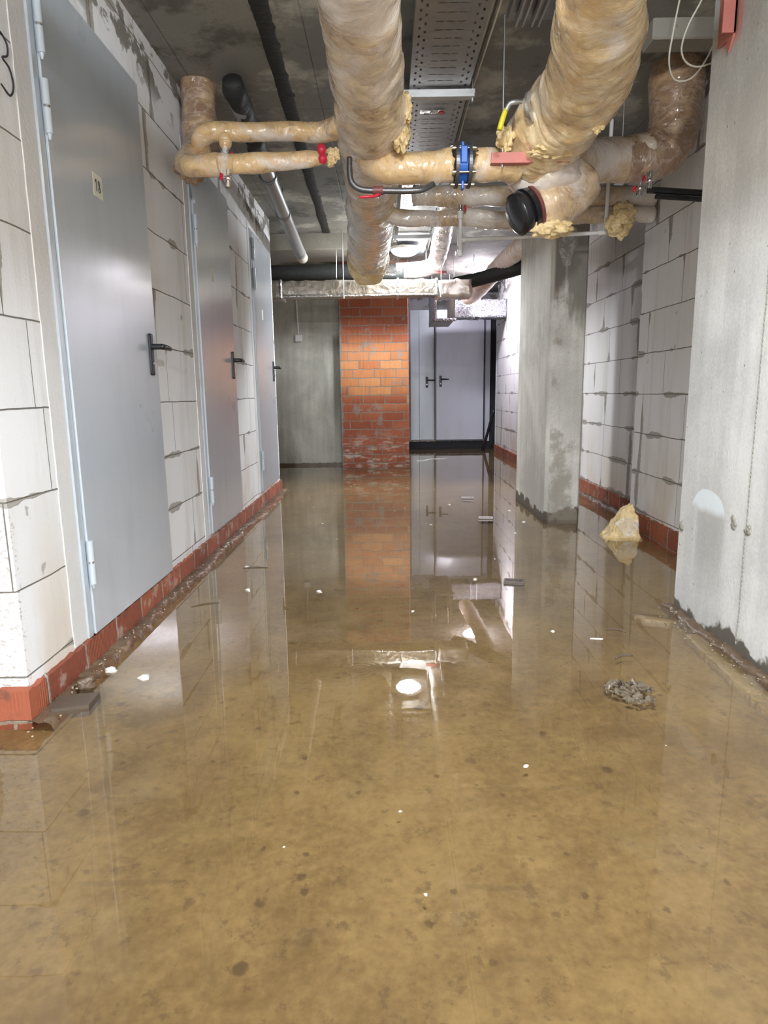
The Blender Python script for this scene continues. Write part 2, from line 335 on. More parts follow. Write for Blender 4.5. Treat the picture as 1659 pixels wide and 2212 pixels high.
m_beam = concrete('beam_concrete', (0.30, 0.29, 0.25), (0.46, 0.44, 0.38), streak=0)
m_blk_l = block('aerated_block', (0.84, 0.86, 0.885), seed=0.25, smear=0.54)
m_blk_r = block('aerated_block_stained', (0.86, 0.855, 0.865), seed=2.1, smear=0.52)
m_blk_d = block('aerated_block_shaded', (0.34, 0.34, 0.36), seed=3.3, smear=0.56)  # darker copy of the block, shade of the far end put into its colour
m_brick = brickmat('plinth_brick', 0.25, 0.125, z0=-0.004, seed=0.7)
m_pier = brickmat('pier_brick', 0.265, 0.1035, z0=-0.06, seed=4.1, pier=True, ribs=60)
m_wet_mortar = concrete('wet_mortar', (0.12, 0.08, 0.05), (0.30, 0.23, 0.15), streak=0, rough=0.35)
m_band = concrete('mortar_band', (0.68, 0.68, 0.68), (0.80, 0.80, 0.79), streak=0.3, pores=False)
def paintmat(name, c, coat=1.0, rough=0.30):
    q = NM(name); n_ = q.noise(q.P, 2.2, 3); n2 = q.noise(q.scl(q.P, 4, 4, 1), 2, 4, .6)
    col = q.mix(q.smooth(n2, 0.45, 0.75), c, tuple(a * 0.93 for a in c))
    q.set(Base_Color=col, Roughness=q.smooth(n_, 0.2, 0.8, rough - .04, rough + .08), Normal=q.bump(q.noise(q.P, 420, 2), 0.18, 0.001), Coat_Weight=coat, Coat_Roughness=0.2)
    return q.m
m_door = paintmat('grey_door_paint', (0.50, 0.56, 0.62))
m_door2 = paintmat('pale_door_paint', (0.55, 0.57, 0.66), rough=0.45)
m_blk_plast = plain('black_plastic', (0.018, 0.019, 0.022), 0.32)
m_rubber = plain('black_rubber', (0.015, 0.015, 0.018), 0.22, bump=0.2)
m_tar = plain('black_bitumen', (0.016, 0.018, 0.018), 0.7, bump=0.9, bs=40)
m_steel = plain('galvanized_steel', (0.50, 0.51, 0.52), 0.42, 0.85, bump=0.08)
m_tray = plain('tray_steel', (0.30, 0.31, 0.32), 0.38, 0.9, bump=0.1, var=0.25)
m_chrome = plain('chrome', (0.78, 0.78, 0.78), 0.15, 1)
m_darksteel = plain('dark_steel', (0.13, 0.13, 0.135), 0.38, 0.7)
m_sewer = plain('grey_sewer_pipe', (0.26, 0.265, 0.27), 0.38)
m_white_pl = plain('white_plastic', (0.85, 0.85, 0.85), 0.4)
m_pvc = plain('cream_pvc', (0.55, 0.52, 0.44), 0.5)
m_red = plain('red_handle', (0.55, 0.02, 0.05), 0.35)
m_primer = plain('red_primer', (0.56, 0.20, 0.17), 0.6, bump=0.4)
m_maroon = plain('maroon_steel', (0.16, 0.05, 0.045), 0.5)
m_blue = plain('blue_enamel', (0.02, 0.12, 0.48), 0.35)
m_yellow = plain('yellow_grip', (0.62, 0.55, 0.03), 0.4)
m_paper = plain('paper', (0.72, 0.72, 0.62), 0.8, var=0.04)
m_ink = plain('ink', (0.03, 0.03, 0.04), 0.7)
m_cable = plain('white_cable', (0.62, 0.60, 0.52), 0.5)
m_dark = plain('painted_dark', (0.02, 0.02, 0.024), 0.9)  # near-black colour that paints in the darkness of recess and gap
m_A = wrap('wrap_main', 0.68, 0.75, 1.0, tan=(0.74, 0.56, 0.34), filmc=(0.84, 0.77, 0.71))
m_B = wrap('wrap_bright', 0.80, 0.55, 4.0, tan=(0.76, 0.54, 0.27), light=(0.95, 0.78, 0.48), filmc=(0.86, 0.79, 0.71))
m_L = wrap('wrap_small', 0.66, 0.6, 7.0, tan=(0.72, 0.48, 0.22), light=(0.86, 0.64, 0.36))
m_A2 = wrap('wrap_elbow', 0.70, 0.5, 11.0, tan=(0.74, 0.50, 0.24), light=(0.88, 0.68, 0.40))
m_dim = wrap('wrap_brown', 0.4, 0.3, 14.0, brown=(0.28, 0.17, 0.10), tan=(0.50, 0.33, 0.18), light=(0.66, 0.47, 0.27))
m_D = wrap('wrap_tan', 0.6, 0.65, 19.0, brown=(0.36, 0.24, 0.14), tan=(0.60, 0.43, 0.25))
m_white_w = wrap('wrap_silver', 0.8, 0.95, 23.0, tan=(0.6, 0.58, 0.56), light=(0.7, 0.7, 0.7), filmc=(0.74, 0.74, 0.76), brown=(0.35, 0.34, 0.33))
m_pink_w = wrap('wrap_rosy', 0.75, 0.75, 29.0, tan=(0.62, 0.46, 0.34), filmc=(0.76, 0.68, 0.68))
def woolmat():
    q = NM('mineral_wool'); a = q.noise(q.P, 22, 5, 0.7, 1.0); b = q.noise(q.scl(q.P, 30, 30, 160), 1, 3)
    c = q.mix(q.smooth(a, 0.3, 0.7), (0.66, 0.46, 0.20), (0.92, 0.76, 0.46))
    q.set(Base_Color=c, Roughness=0.9, Normal=q.bump(q.mt('ADD', a, q.mt('MULTIPLY', b, 0.5)), 0.9, 0.01)); return q.m
m_wool = woolmat()
def foil(name, c=(0.72, 0.72, 0.73), sc=26, st=0.9, rough=0.28, metal=0.9):
    q = NM(name); a = q.noise(q.P, sc, 4, 0.6, 1.5); v = q.n('TexVoronoi', {'Vector': q.P, 'Scale': sc * 1.4}, feature='F1').outputs[0]
    q.set(Base_Color=q.mix(a, tuple(x * .7 for x in c), c), Metallic=metal, Roughness=rough, Normal=q.bump(q.mt('ADD', a, v), st, 0.01)); return q.m
m_foil = foil('foil'); m_foil2 = foil('crinkled_foil', (0.42, 0.42, 0.45), sc=38, st=1.0, rough=0.22); m_foilt = foil('tarnished_foil', (0.42, 0.38, 0.33), sc=12, metal=0.5, rough=0.35)
def filmmat():
    q = NM('clear_film'); a = q.noise(q.P, 30, 3, .6, 1); tr = q.n('BsdfTransparent').outputs[0]
    q.set(Base_Color=(0.85, 0.85, 0.86), Roughness=0.2, Normal=q.bump(a, 1, 0.01))
    mx = q.n('MixShader', {0: q.smooth(a, 0.3, 0.8, 0.15, 0.6), 1: tr, 2: q.b.outputs[0]}); q.t.links.new(mx.outputs[0], q.out.inputs[0]); return q.m
m_film = filmmat()
def floormat():
    q = NM('muddy_concrete_floor'); x, y, z = q.sep(q.P)
    a = q.noise(q.P, 1.1, 5, 0.6, 0.5); b = q.noise(q.P, 7, 5, 0.65, 0.3); c_ = q.noise(q.P, 45, 4, 0.7)
    f = q.mt('ADD', q.mt('ADD', q.mt('MULTIPLY', a, 0.5), q.mt('MULTIPLY', b, 0.33)), q.mt('MULTIPLY', c_, 0.3))
    c = q.mix(q.smooth(f, 0.42, 0.70), (0.122, 0.073, 0.022), (0.240, 0.163, 0.062))
    c = q.mix(q.mt('MULTIPLY', q.smooth(q.noise(q.P, 2.6, 4, .6), 0.55, 0.72), 0.4), c, (0.29, 0.22, 0.115))
    c = q.mix(q.mt('MULTIPLY', q.smooth(q.noise(q.P, 26, 4, .7), 0.57, 0.67), 0.5), c, (0.07, 0.042, 0.016))
    for sc, th, gt, am in ((9, 0.16, 0.62, 0.7), (21, 0.2, 0.60, 0.65)):
        vo = q.n('TexVoronoi', {'Vector': q.n('VectorMath', {0: q.P, 1: q.comb(q.mt('MULTIPLY', b, .05), q.mt('MULTIPLY', c_, .03), 0)}, operation='ADD').outputs[0], 'Scale': sc}, feature='F1')
        cc = q.n('SeparateColor', {0: vo.outputs['Color']}).outputs[0]
        m = q.mt('MULTIPLY', q.smooth(vo.outputs[0], th, th * 0.55), q.smooth(cc, gt, gt + .35)); c = q.mix(q.mt('MULTIPLY', m, am), c, (0.055, 0.03, 0.010))
    st = q.mt('MULTIPLY', q.smooth(q.noise(q.n('Mapping', {'Vector': q.P, 'Rotation': (0, 0, 0.5), 'Scale': (2, 14, 1)}).outputs[0], 1.5, 3), 0.66, 0.72), 0.35)
    c = q.mix(st, c, (0.11, 0.07, 0.03))
    q.set(Base_Color=c, Roughness=0.75, Normal=q.bump(f, 0.35, 0.01)); return q.m
m_floor = floormat()
def watermat():
    q = NM('flood_water'); x, y, z = q.sep(q.P)
    n1 = q.noise(q.P, 3.0, 2, 0.5); n2 = q.noise(q.P, 14, 2, 0.5)
    dx = q.mt('SUBTRACT', x, -0.10); dy = q.mt('SUBTRACT', y, 2.02); d = q.mt('SQRT', q.mt('ADD', q.mt('MULTIPLY', dx, dx), q.mt('MULTIPLY', dy, dy)))
    rip = q.mt('MULTIPLY', q.mt('SINE', q.mt('MULTIPLY', d, 330)), q.smooth(d, 0.13, 0.01))
    h = q.mt('ADD', q.mt('ADD', q.mt('MULTIPLY', n1, 1.0), q.mt('MULTIPLY', n2, 0.12)), q.mt('MULTIPLY', rip, 0.05))
    nb = q.bump(h, 0.10, 0.004)
    geo = q.n('NewGeometry'); cs = q.mt('ABSOLUTE', q.n('VectorMath', {0: nb, 1: geo.outputs['Incoming']}, operation='DOT_PRODUCT').outputs['Value'])
    fr = q.mt('ADD', 0.03, q.mt('MULTIPLY', 0.97, q.mt('POWER', q.mt('SUBTRACT', 1, cs, clamp=True), 4.2)), clamp=True)
    gl = q.n('BsdfGlossy', {'Color': (1, 0.98, 0.95), 'Roughness': 0.012, 'Normal': nb}).outputs[0]
    tr = q.n('BsdfTransparent', {'Color': (0.99, 0.96, 0.90)}).outputs[0]
    mx = q.n('MixShader', {0: fr, 1: tr, 2: gl}); q.t.links.new(mx.outputs[0], q.out.inputs[0]); return q.m
m_water = watermat()
def emis(name, c, st):
    q = NM(name); q.set(Base_Color=(0.9, 0.9, 0.9), Emission_Color=c, Emission_Strength=st, Roughness=0.3); return q.m

# ------------------------------------------------------------------ the shell
def struct(name, mb, m, label=None, parent=None):
    o = mb.build(name, m, parent); tag(o, label, None, None, 'structure'); return o
ZC = 2.44
struct('floor', MB().box(-3.2, 2.4, -4.2, 11.6, -0.2, -0.025), m_floor, 'muddy brown concrete floor under shallow flood water')
wt = MB().add([(-3.2, -4.2, 0), (2.4, -4.2, 0), (2.4, 11.6, 0), (-3.2, 11.6, 0)], [[0, 1, 2, 3]]).build('flood_water', m_water)
tag(wt, 'shallow still brown flood water covering the whole corridor floor', 'water', kind='stuff')
struct('ceiling', MB().box(-3.2, 2.4, -4.2, 11.6, ZC, ZC + 0.2), m_ceil, 'dark stained concrete ceiling slab')
struct('trim_1', MB().box(-3.2, 0.02, 6.74, 7.35, 2.29, ZC + 0.02, 0.006), m_beam, 'concrete downstand beam across the corridor above the black pipe')
struct('trim_2', MB().box(1.15, 1.80, 3.08, 3.2, 2.36, ZC + 0.02, 0.006), m_beam, 'pale concrete lintel strip under the ceiling beside the near pillar')
struct('wall_left', MB().box(-1.23, -1.03, 1.73, 6.22, -0.1, ZC + 0.05, 0.004), m_blk_l, 'white aerated block wall with three grey doors')
struct('wall_near_left', MB().box(-3.2, -1.232, 1.735, 1.95, -0.1, ZC + 0.05), m_blk_l, 'white aerated block wall turning the corner at the left edge')
struct('wall_side_left', MB().box(-3.4, -3.2, -4.2, 11.6, -0.1, ZC + 0.05), m_blk_l)
struct('wall_behind', MB().box(-3.4, 2.4, -4.4, -4.2, -0.1, ZC + 0.05), m_blk_l)
struct('wall_right', MB().box(1.76, 2.0, -4.2, 7.0, -0.1, ZC + 0.05), m_blk_r, 'stained white aerated block wall behind the pillars')
struct('wall_far_right', MB().box(1.68, 2.0, 7.0, 10.10, -0.1, ZC + 0.05), m_blk_r, 'rosy white block wall leading to the far door')
struct('wall_far_end', MB().box(0.28, 2.3, 10.78, 11.0, -0.1, ZC + 0.05), m_blk_d, 'shade-darkened block wall holding the two far doors')
struct('trim_10', MB().box(1.69, 2.2, 10.70, 10.76, -0.05, 2.3), m_dark, 'near-black panel standing in for the unlit opening right of the far door')  # solid panel, the opening's darkness is painted on
struct('wall_recess', MB().box(2.2, 2.3, 10.10, 10.78, -0.1, ZC + 0.05), m_dark)  # recess side coloured near-black for its shade
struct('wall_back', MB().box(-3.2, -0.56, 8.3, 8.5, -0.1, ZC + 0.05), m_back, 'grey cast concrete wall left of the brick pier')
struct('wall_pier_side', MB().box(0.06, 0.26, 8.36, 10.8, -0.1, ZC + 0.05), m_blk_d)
struct('wall_pilaster', MB().box(1.64, 1.765, 2.9, 4.35, -0.1, ZC + 0.05, 0.004), m_blk_r, 'projecting bay of stained block wall right of the wool scrap')
# far doorway jambs in the right wall
struct('trim_3', MB().box(1.60, 1.68, 10.72, 10.79, 0.10, 2.15).box(1.672, 1.70, 10.09, 10.13, 0.06, 2.2), m_door2, 'steel door jambs beside the dark opening')
# brick pier
p = MB().box(-0.56, 0.28, 8.10, 8.36, -0.1, ZC + 0.02, 0.01).build('brick_pier', m_pier)
tag(p, 'rough orange and red brick pier between the concrete wall and far doors', 'pillar')
# brick plinths
def plinth(name, x0, x1, y0, y1, z1, m, label, seed, nx=None):
    mb = MB(); nY = max(2, int(max(y1 - y0, x1 - x0) / 0.02)); alongY = (y1 - y0) > (x1 - x0)
    for i in range(nY):
        a, b = i / nY, (i + 1) / nY
        def hz(t): return z1 + 0.012 * mn.noise(Vector((t * 30 * (y1 - y0 + x1 - x0), seed, 0))) + 0.006 * mn.noise(Vector((t * 110 * (y1 - y0 + x1 - x0), seed, 4)))
        def P(t, e, z):
            if alongY: return (x0 if e == 0 else x1, y0 + (y1 - y0) * t, z)
            return (x0 + (x1 - x0) * t, y0 if e == 0 else y1, z)
        v = [P(a, 0, -0.1), P(a, 1, -0.1), P(a, 1, hz(a)), P(a, 0, hz(a)), P(b, 0, -0.1), P(b, 1, -0.1), P(b, 1, hz(b)), P(b, 0, hz(b))]
        f = [[1, 5, 6, 2], [3, 2, 6, 7], [0, 3, 7, 4]]
        if i == 0: f.append([0, 1, 2, 3])
        if i == nY - 1: f.append([4, 7, 6, 5])
        mb.add(v, f, None, False)
    return struct(name, mb, m, label)
plinth('baseboard_left', -1.10, -1.012, 1.70, 6.22, 0.088, m_brick, 'orange brick plinth course under the left block wall and doors', 1.1)
plinth('baseboard_near_left', -3.2, -1.10, 1.70, 1.74, 0.088, m_brick, 'orange brick plinth course turning the left corner', 2.1)
plinth('baseboard_right', 1.735, 1.80, 4.35, 7.0, 0.115, m_brick, 'red brick plinth course under the right block wall', 3.1)
plinth('baseboard_pilaster', 1.615, 1.70, 2.9, 4.37, 0.105, m_brick, 'red brick plinth course under the projecting block bay', 4.1)
plinth('baseboard_far_right', 1.655, 1.72, 7.0, 10.1, 0.09, m_brick, 'red brick plinth course under the rosy far wall', 5.1)
plinth('baseboard_back', -3.2, -0.57, 8.27, 8.31, 0.03, m_wet_mortar, 'dark damp mortar line at the foot of the concrete wall', 6.1)
plinth('baseboard_far_end', 0.28, 2.2, 10.74, 10.79, 0.10, m_dark, 'near-black strip painting the shadowed gap under the far doors', 7.1)  # shadow under the doors painted as a near-black strip
# mortar fillets (crumbly wet edges on the floor)
def fillet(name, path, wdt, m, label, seed, ztop=0.012, side=1, tilt=0.03, rag=0.7):
    mb = MB(); pts = catmull([p + (0,) for p in path], 0.012); rows = 6; V = []
    for i, (c, _) in enumerate(pts):
        d = (pts[min(i + 1, len(pts) - 1)][0] - pts[max(i - 1, 0)][0]).normalized(); nn = Vector((d.y, -d.x, 0)) * side
        ww = wdt * (1 + rag * mn.noise(Vector((i * 0.06, seed, 0))) + rag * 0.5 * mn.noise(Vector((i * 0.35, seed, 3))))
        for k in range(rows):
            t = k / (rows - 1); p = c + nn * ww * t
            z = ztop - tilt * t ** 2 + 0.008 * mn.noise(p * 22) + 0.007 * mn.noise(p * 60)
            if k == rows - 1: z = -0.03
            V.append((p.x, p.y, z))
    f = []
    for i in range(len(pts) - 1):
        for k in range(rows - 1): a = i * rows + k; f.append([a, a + 1, a + rows + 1, a + rows])
    mb.add(V, f); return struct(name, mb, m, label)
fillet('trim_4', [(-1.02, 1.69, 0), (-1.015, 3.0, 0), (-1.015, 4.6, 0), (-1.015, 6.25, 0)], 0.06, m_wet_mortar, 'crumbly wet mortar edge along the left brick plinth', 1.3, side=1, ztop=0.004, tilt=0.012)
fillet('trim_5', [(1.19, 2.66, 0), (1.19, 2.2, 0), (1.19, 1.75, 0), (1.19, 1.2, 0)], 0.035, m_wet_mortar, 'crumbly wet mortar at the foot of the near pillar', 2.3, side=1, ztop=0.012, tilt=0.015)
fillet('trim_6', [(1.76, 7.0, 0), (1.74, 5.6, 0), (1.72, 4.4, 0)], 0.05, m_wet_mortar, 'wet mortar edge along the right brick plinth', 3.3, side=1, ztop=0.015, tilt=0.02)
# ------------------------------------------------------------------ concrete pillars
def pillar(name, x0, x1, y0, y1, m, label, bev=0.012, rough=0.0):
    bm = bmesh.new(); bmesh.ops.create_cube(bm, size=1)
    for v in bm.verts: v.co = Vector(((x0 + x1) / 2 + v.co.x * (x1 - x0), (y0 + y1) / 2 + v.co.y * (y1 - y0), (ZC + .1 - .1) / 2 + v.co.z * (ZC + 0.2)))
    bmesh.ops.bevel(bm, geom=[e for e in bm.edges if abs((e.verts[0].co - e.verts[1].co).z) > 1], offset=bev, segments=1, affect='EDGES')
    o = MB().bm(bm, False).build(name, m); return tag(o, label, 'pillar')
P1 = pillar('concrete_pillar', 1.19, 1.45, 1.20, 2.62, m_col1, 'pale concrete pillar at the right edge with a faded white paint smear')
P2 = pillar('concrete_pillar', 1.10, 1.345, 4.51, 5.52, m_col2, 'free standing weathered concrete pillar in the middle distance with damp dark foot')
# formwork seam with mortar lumps on the near pillar
mb = MB()
for i in range(150):
    z = 0.04 + i * 0.016; mb.sphere((1.1885, 2.118 + 0.004 * mn.noise(Vector((z * 9, 0, 0))), z), 0.0045 + 0.003 * max(0, mn.noise(Vector((z * 14, 3, 0)))), 0.5, 0.7, 2.0, sub=1)
mb.build('formwork_seam', m_beam, P1)
mb = MB()
for i in range(9): mb.sphere((1.19, 2.20 + 0.09 * (i % 2) * -1 + random.uniform(-.012, .012), 0.445 + random.uniform(-.016, .016)), 0.012, 0.5, 1, 1, sub=2, disp=0.6, seed=i)
mb.sphere((1.188, 2.58, 0.36), 0.015, 0.5, 1, 1.4, sub=2, disp=0.7)
mb.build('mortar_lump', m_beam, P1)
# ------------------------------------------------------------------ doors
def strokes(name, lines, r, m, parent, y=-0.0005):
    mb = MB()
    for L in lines: tube(mb, [(a, y, b, r) for a, b in L], seg=6, step=0.004)
    return mb.build(name, m, parent)
def door(n, loc, rz, wd, ht, label, m, fm=None, hinge_left=True, hinges=(0.26, 1.67, 1.89), paper=None, lever_dir=1, hx=None, out=0.0, hz=1.02, hang=True, frame=0.036):
    d = bpy.data.objects.new('door_%d' % n, None); COL.objects.link(d); d.location = loc; d.rotation_euler = (0, 0, rz); d['kind'] = 'structure'; d['label'] = label
    # local: x along wall, -y out of the wall
    fr = MB(); t = 0.010 + out
    fr.box(0, frame, -t, 0.02, 0, ht, 0.003).box(wd - frame * .6, wd, -t, 0.02, 0, ht, 0.003).box(frame, wd - frame * .6, -t, 0.02, ht - frame, ht, 0.003)
    fr.build('door_frame', fm or m, d)
    MB().box(frame + 0.003 if hinge_left else 0.02, wd - 0.02 if hinge_left else wd - frame - .003, -t - 0.007, 0.015, 0.004, ht - frame + 0.012, 0.003, 2).build('door_leaf', m, d)
    if hang:
        x = frame + 0.002 if hinge_left else wd - frame - 0.002
        for z in hinges:
            h = MB().cyl((x, -t - 0.014, z - 0.075), (x, -t - 0.014, z - 0.004), 0.0115).cyl((x, -t - 0.014, z + 0.004), (x, -t - 0.014, z + 0.075), 0.0115)
            h.cyl((x, -t - 0.014, z - 0.092), (x, -t - 0.014, z - 0.075), 0.003, 0.008)
            h = h.build('hinge', m, d); MB().cyl((x, -t - 0.014, z - 0.004), (x, -t - 0.014, z + 0.004), 0.0085).build('hinge_pin', m_chrome, h)
    x = hx if hx is not None else wd - 0.105; y = -t - 0.007
    hb = MB().box(x - 0.019, x + 0.019, y - 0.011, y, hz - 0.12, hz + 0.055, 0.009, 3)
    hb.cyl((x, y, hz), (x, y - 0.05, hz), 0.013, 0.012)
    tube(hb, [(x, y - 0.048, hz, 0.0125), (x + lever_dir * 0.03, y - 0.052, hz, 0.0125), (x + lever_dir * 0.09, y - 0.05, hz - 0.001, 0.011), (x + lever_dir * 0.128, y - 0.045, hz - 0.002, 0.010)], seg=12)
    ho = hb.build('door_handle', m_blk_plast, d)
    MB().cyl((x, y - 0.015, hz - 0.07), (x, y, hz - 0.07), 0.008).build('lock_cylinder', m_chrome, ho)
    if paper:
        px, pz, pw, ph, tilt, txt = paper
        e = MB().box(-pw / 2, pw / 2, -0.001, 0.0, -ph / 2, ph / 2).build('paper_label', m_paper, d); e.location = (px, y - 0.0006, pz); e.rotation_euler = (0, tilt, 0)
        if txt: strokes('handwritten_number', txt, 0.0012, m_ink, e, -0.002)
    return d
one = [(-0.024, 0.008), (-0.015, 0.02), (-0.0148, -0.02)]
eight = [(0.010, 0.0), (0.002, 0.008), (0.004, 0.018), (0.011, 0.018), (0.014, 0.008), (0.006, -0.002), (0.002, -0.012), (0.006, -0.02), (0.014, -0.018), (0.015, -0.008), (0.010, 0.0)]
door(1, (-1.03, 2.10, 0.088), PI / 2, 0.885, 2.09, 'nearest grey steel door with a yellow paper marked 18', m_door, paper=(0.375, 1.545, 0.075, 0.078, 0.0, [one, eight]))
door(2, (-1.03, 3.66, 0.105), PI / 2, 0.86, 2.05, 'second grey steel door along the left wall with a blank white label', m_door, paper=(0.36, 1.49, 0.055, 0.075, 0.0, None))
door(3, (-1.03, 5.24, 0.115), PI / 2, 0.86, 2.03, 'third and farthest grey steel door of the left wall', m_door, paper=(0.34, 1.43, 0.05, 0.08, 0.0, None))
# smooth mortar bands round the frames
def band(n, y0, y1, z0, z1, label, seed):
    mb = MB(); N = 60; V = []
    for i in range(N + 1):
        z = z0 + (z1 - z0) * i / N; e = 0.006 * mn.noise(Vector((z * 8, seed, 0))) + 0.004 * mn.noise(Vector((z * 30, seed, 0)))
        V += [(-1.0265, y0 + e, z), (-1.0265, y1, z), (-1.031, y0 + e, z), ]
    f = []
    for i in range(N): a = i * 3; f += [[a, a + 1, a + 4, a + 3], [a, a + 3, a + 5, a + 2]]
    struct('trim_%d' % n, mb.add(V, f, None, False), m_band, label)
band(7, 2.01, 2.099, 0.09, 2.2, 'smooth mortar band left of the nearest door', 1)
band(8, 3.585, 3.659, 0.10, 2.2, 'smooth mortar band left of the second door', 2)
band(9, 5.175, 5.239, 0.11, 2.2, 'smooth mortar band left of the third door', 3)
# far doors
door(4, (0.795, 10.72, 0.125), 0, 0.805, 2.06, 'pale grey steel door facing the camera at the far end, lever on its left', m_door2, fm=m_darksteel, hinge_left=False, hinges=(0.3, 1.7), hx=0.085, out=0.02, frame=0.025, hang=False, hz=0.975)
door(5, (0.40, 10.775, 0.125), 0, 0.385, 2.06, 'narrow dim grey steel door left of the far door, lever at its right', m_door, hinge_left=True, hinges=(0.3, 1.7), hx=0.265, hang=False, hz=0.965, frame=0.14)
# handwritten figure three on the left block wall
mb = MB()
tube(mb, [(-1.0295, 1.925, 1.86, .0028), (-1.0285, 1.955, 1.872, .0028), (-1.0285, 1.985, 1.855, .0028), (-1.0285, 1.982, 1.825, .0028), (-1.0285, 1.955, 1.808, .0028), (-1.0285, 1.985, 1.795, .0028), (-1.0285, 1.998, 1.755, .0028), (-1.0285, 1.975, 1.722, .0028), (-1.0295, 1.935, 1.735, .0028)], seg=6, step=0.006)
tag(mb.build('handwritten_number', m_ink), 'grey handwritten figure 3 on the block wall left of the nearest door', 'writing')
# ------------------------------------------------------------------ lamps
for i, (x, y, z, st, c, lb) in enumerate(LAMPS):
    t = thing('bulkhead_lamp', lb, 'lamp', (x, y, z))
    MB().cyl((0, 0, 0), (0, 0, -0.022), 0.142, 0.138, 40).build('lamp_base', m_white_pl, t)
    bm = bmesh.new(); bmesh.ops.create_uvsphere(bm, u_segments=40, v_segments=20, radius=1)
    bmesh.ops.delete(bm, geom=[v for v in bm.verts if v.co.z > 0.01], context='VERTS')
    for v in bm.verts: v.co = Vector((v.co.x * 0.128, v.co.y * 0.128, -0.0225 + v.co.z * 0.055))
    MB().bm(bm).build('lamp_shade', emis('lamp_glass_%d' % i, c, st * 0.1), t)
# ------------------------------------------------------------------ overhead pipework
def ball_valve(parent, c, ax, hd, s=1.0, m_body=None, body_len=0.07, handle_m=None, hlen=0.05):
    """small tap valve: body along ax, handle towards hd, child of a pipe"""
    c = Vector(c); ax = Vector(ax).normalized(); hd = Vector(hd).normalized(); m_body = m_body or m_chrome; L = body_len * s
    mb = MB().cyl(c - ax * L * .5, c + ax * L * .5, 0.011 * s, seg=16).cyl(c - ax * L * .5, c - ax * L * .28, 0.0145 * s, seg=6).cyl(c + ax * L * .28, c + ax * L * .5, 0.0145 * s, seg=6)
    mb.sphere(c, 0.0155 * s, sub=2).cyl(c, c + hd * 0.028 * s, 0.006 * s)
    v = mb.build('valve', m_body, parent)
    e = c + hd * 0.03 * s; h = MB().cyl(c + hd * 0.026 * s, c + hd * 0.034 * s, 0.010 * s)
    for sg in (-1, 1):
        a = ax * sg
        tube(h, [tuple(e) + (0.006 * s,), tuple(e + a * hlen * .5 * s) + (0.007 * s,), tuple(e + a * hlen * s * .62) + (0.004 * s,)], seg=8, step=0.005)
    h.build('valve_handle', handle_m or m_red, v); return v
def torn_wool(name, c, r, parent, seed, sx=1, sy=1, sz=1, m=None, n=3):
    mb = MB()
    for i in range(n):
        o = Vector((random.uniform(-.5, .5) * sx, random.uniform(-.5, .5) * sy, random.uniform(-.5, .5) * sz)) * r
        mb.sphere(Vector(c) + o, r * random.uniform(.6, .9), sx, sy, sz, sub=4, disp=0.55, fr=9, seed=seed + i)
    return mb.build(name, m or m_wool, parent)
def film_strip(name, pts, wd, parent, seed, m=None):
    mb = MB(); Q = catmull([p + (0,) for p in pts], 0.012); V = []; K = 5
    for i, (c, _) in enumerate(Q):
        t = i / (len(Q) - 1); ww = wd * (0.6 + 0.7 * math.sin(PI * min(1, t * 1.1))) * (1 + 0.4 * mn.noise(Vector((i * .2, seed, 0))))
        for k in range(K):
            u = k / (K - 1) - .5; V.append((c.x + ww * u, c.y + 0.012 * mn.noise(Vector((u * 6, i * .25, seed))), c.z + 0.01 * mn.noise(Vector((u * 5, i * .3, seed + 5)))))
    f = []
    for i in range(len(Q) - 1):
        for k in range(K - 1): a = i * K + k; f.append([a, a + 1, a + K + 1, a + K])
    return mb.add(V, f).build(name, m or m_film, parent)

# A: large pipe overhead, running down the corridor
A = thing('wrapped_pipe', 'large film wrapped pipe overhead left of the cable tray, ending in ragged yellow wool', 'pipe', (-0.06, 1.5, 2.06))
def loc(o, pts): return [(p[0] - o.location.x, p[1] - o.location.y, p[2] - o.location.z) + tuple(p[3:]) for p in pts]
def rel(o, p): return (p[0] - o.location.x, p[1] - o.location.y, p[2] - o.location.z)
tube(MB(), loc(A, [(-0.07, 0.9, 2.08, .122), (-0.068, 1.6, 2.07, .122), (-0.064, 2.2, 2.06, .125), (-0.056, 2.75, 2.06, .138), (-0.048, 3.05, 2.055, .152), (-0.05, 3.3, 2.04, .150), (-0.06, 3.7, 2.035, .140), (-0.075, 4.3, 2.04, .150), (-0.10, 5.0, 2.05, .160), (-0.125, 5.5, 2.05, .165), (-0.14, 5.86, 2.04, .168)]),
     seg=72, step=0.010, lump=0.018, wrink=0.06, seed=3, rag1=0.07, hollow=0.55).build('insulation', m_A, A)
MB_ = tube(MB(), loc(A, [(-0.14, 5.70, 2.03, .168), (-0.142, 5.92, 2.015, .178), (-0.142, 6.03, 2.01, .172)]), seg=64, step=0.01, lump=0.03, seed=8, rag1=0.10, hollow=0.5).build('torn_wool_end', m_wool, A)
MB_['label'] = 'ragged yellow mineral wool at the open end'
torn_wool('wool_tuft', rel(A, (0.085, 3.02, 1.99)), 0.055, A, 5, 0.7, .8, 1.3)
torn_wool('wool_tuft', rel(A, (0.09, 2.95, 2.06)), 0.04, A, 15, 0.7, .8, 1.3)
film_strip('loose_film', [rel(A, p) for p in ((0.05, 5.55, 2.0), (0.06, 5.75, 1.93), (0.03, 5.9, 1.90))], 0.16, A, 3)
film_strip('loose_film', [rel(A, p) for p in ((-0.05, 5.4, 1.90), (-0.02, 5.7, 1.87), (0.02, 5.9, 1.91))], 0.20, A, 6)

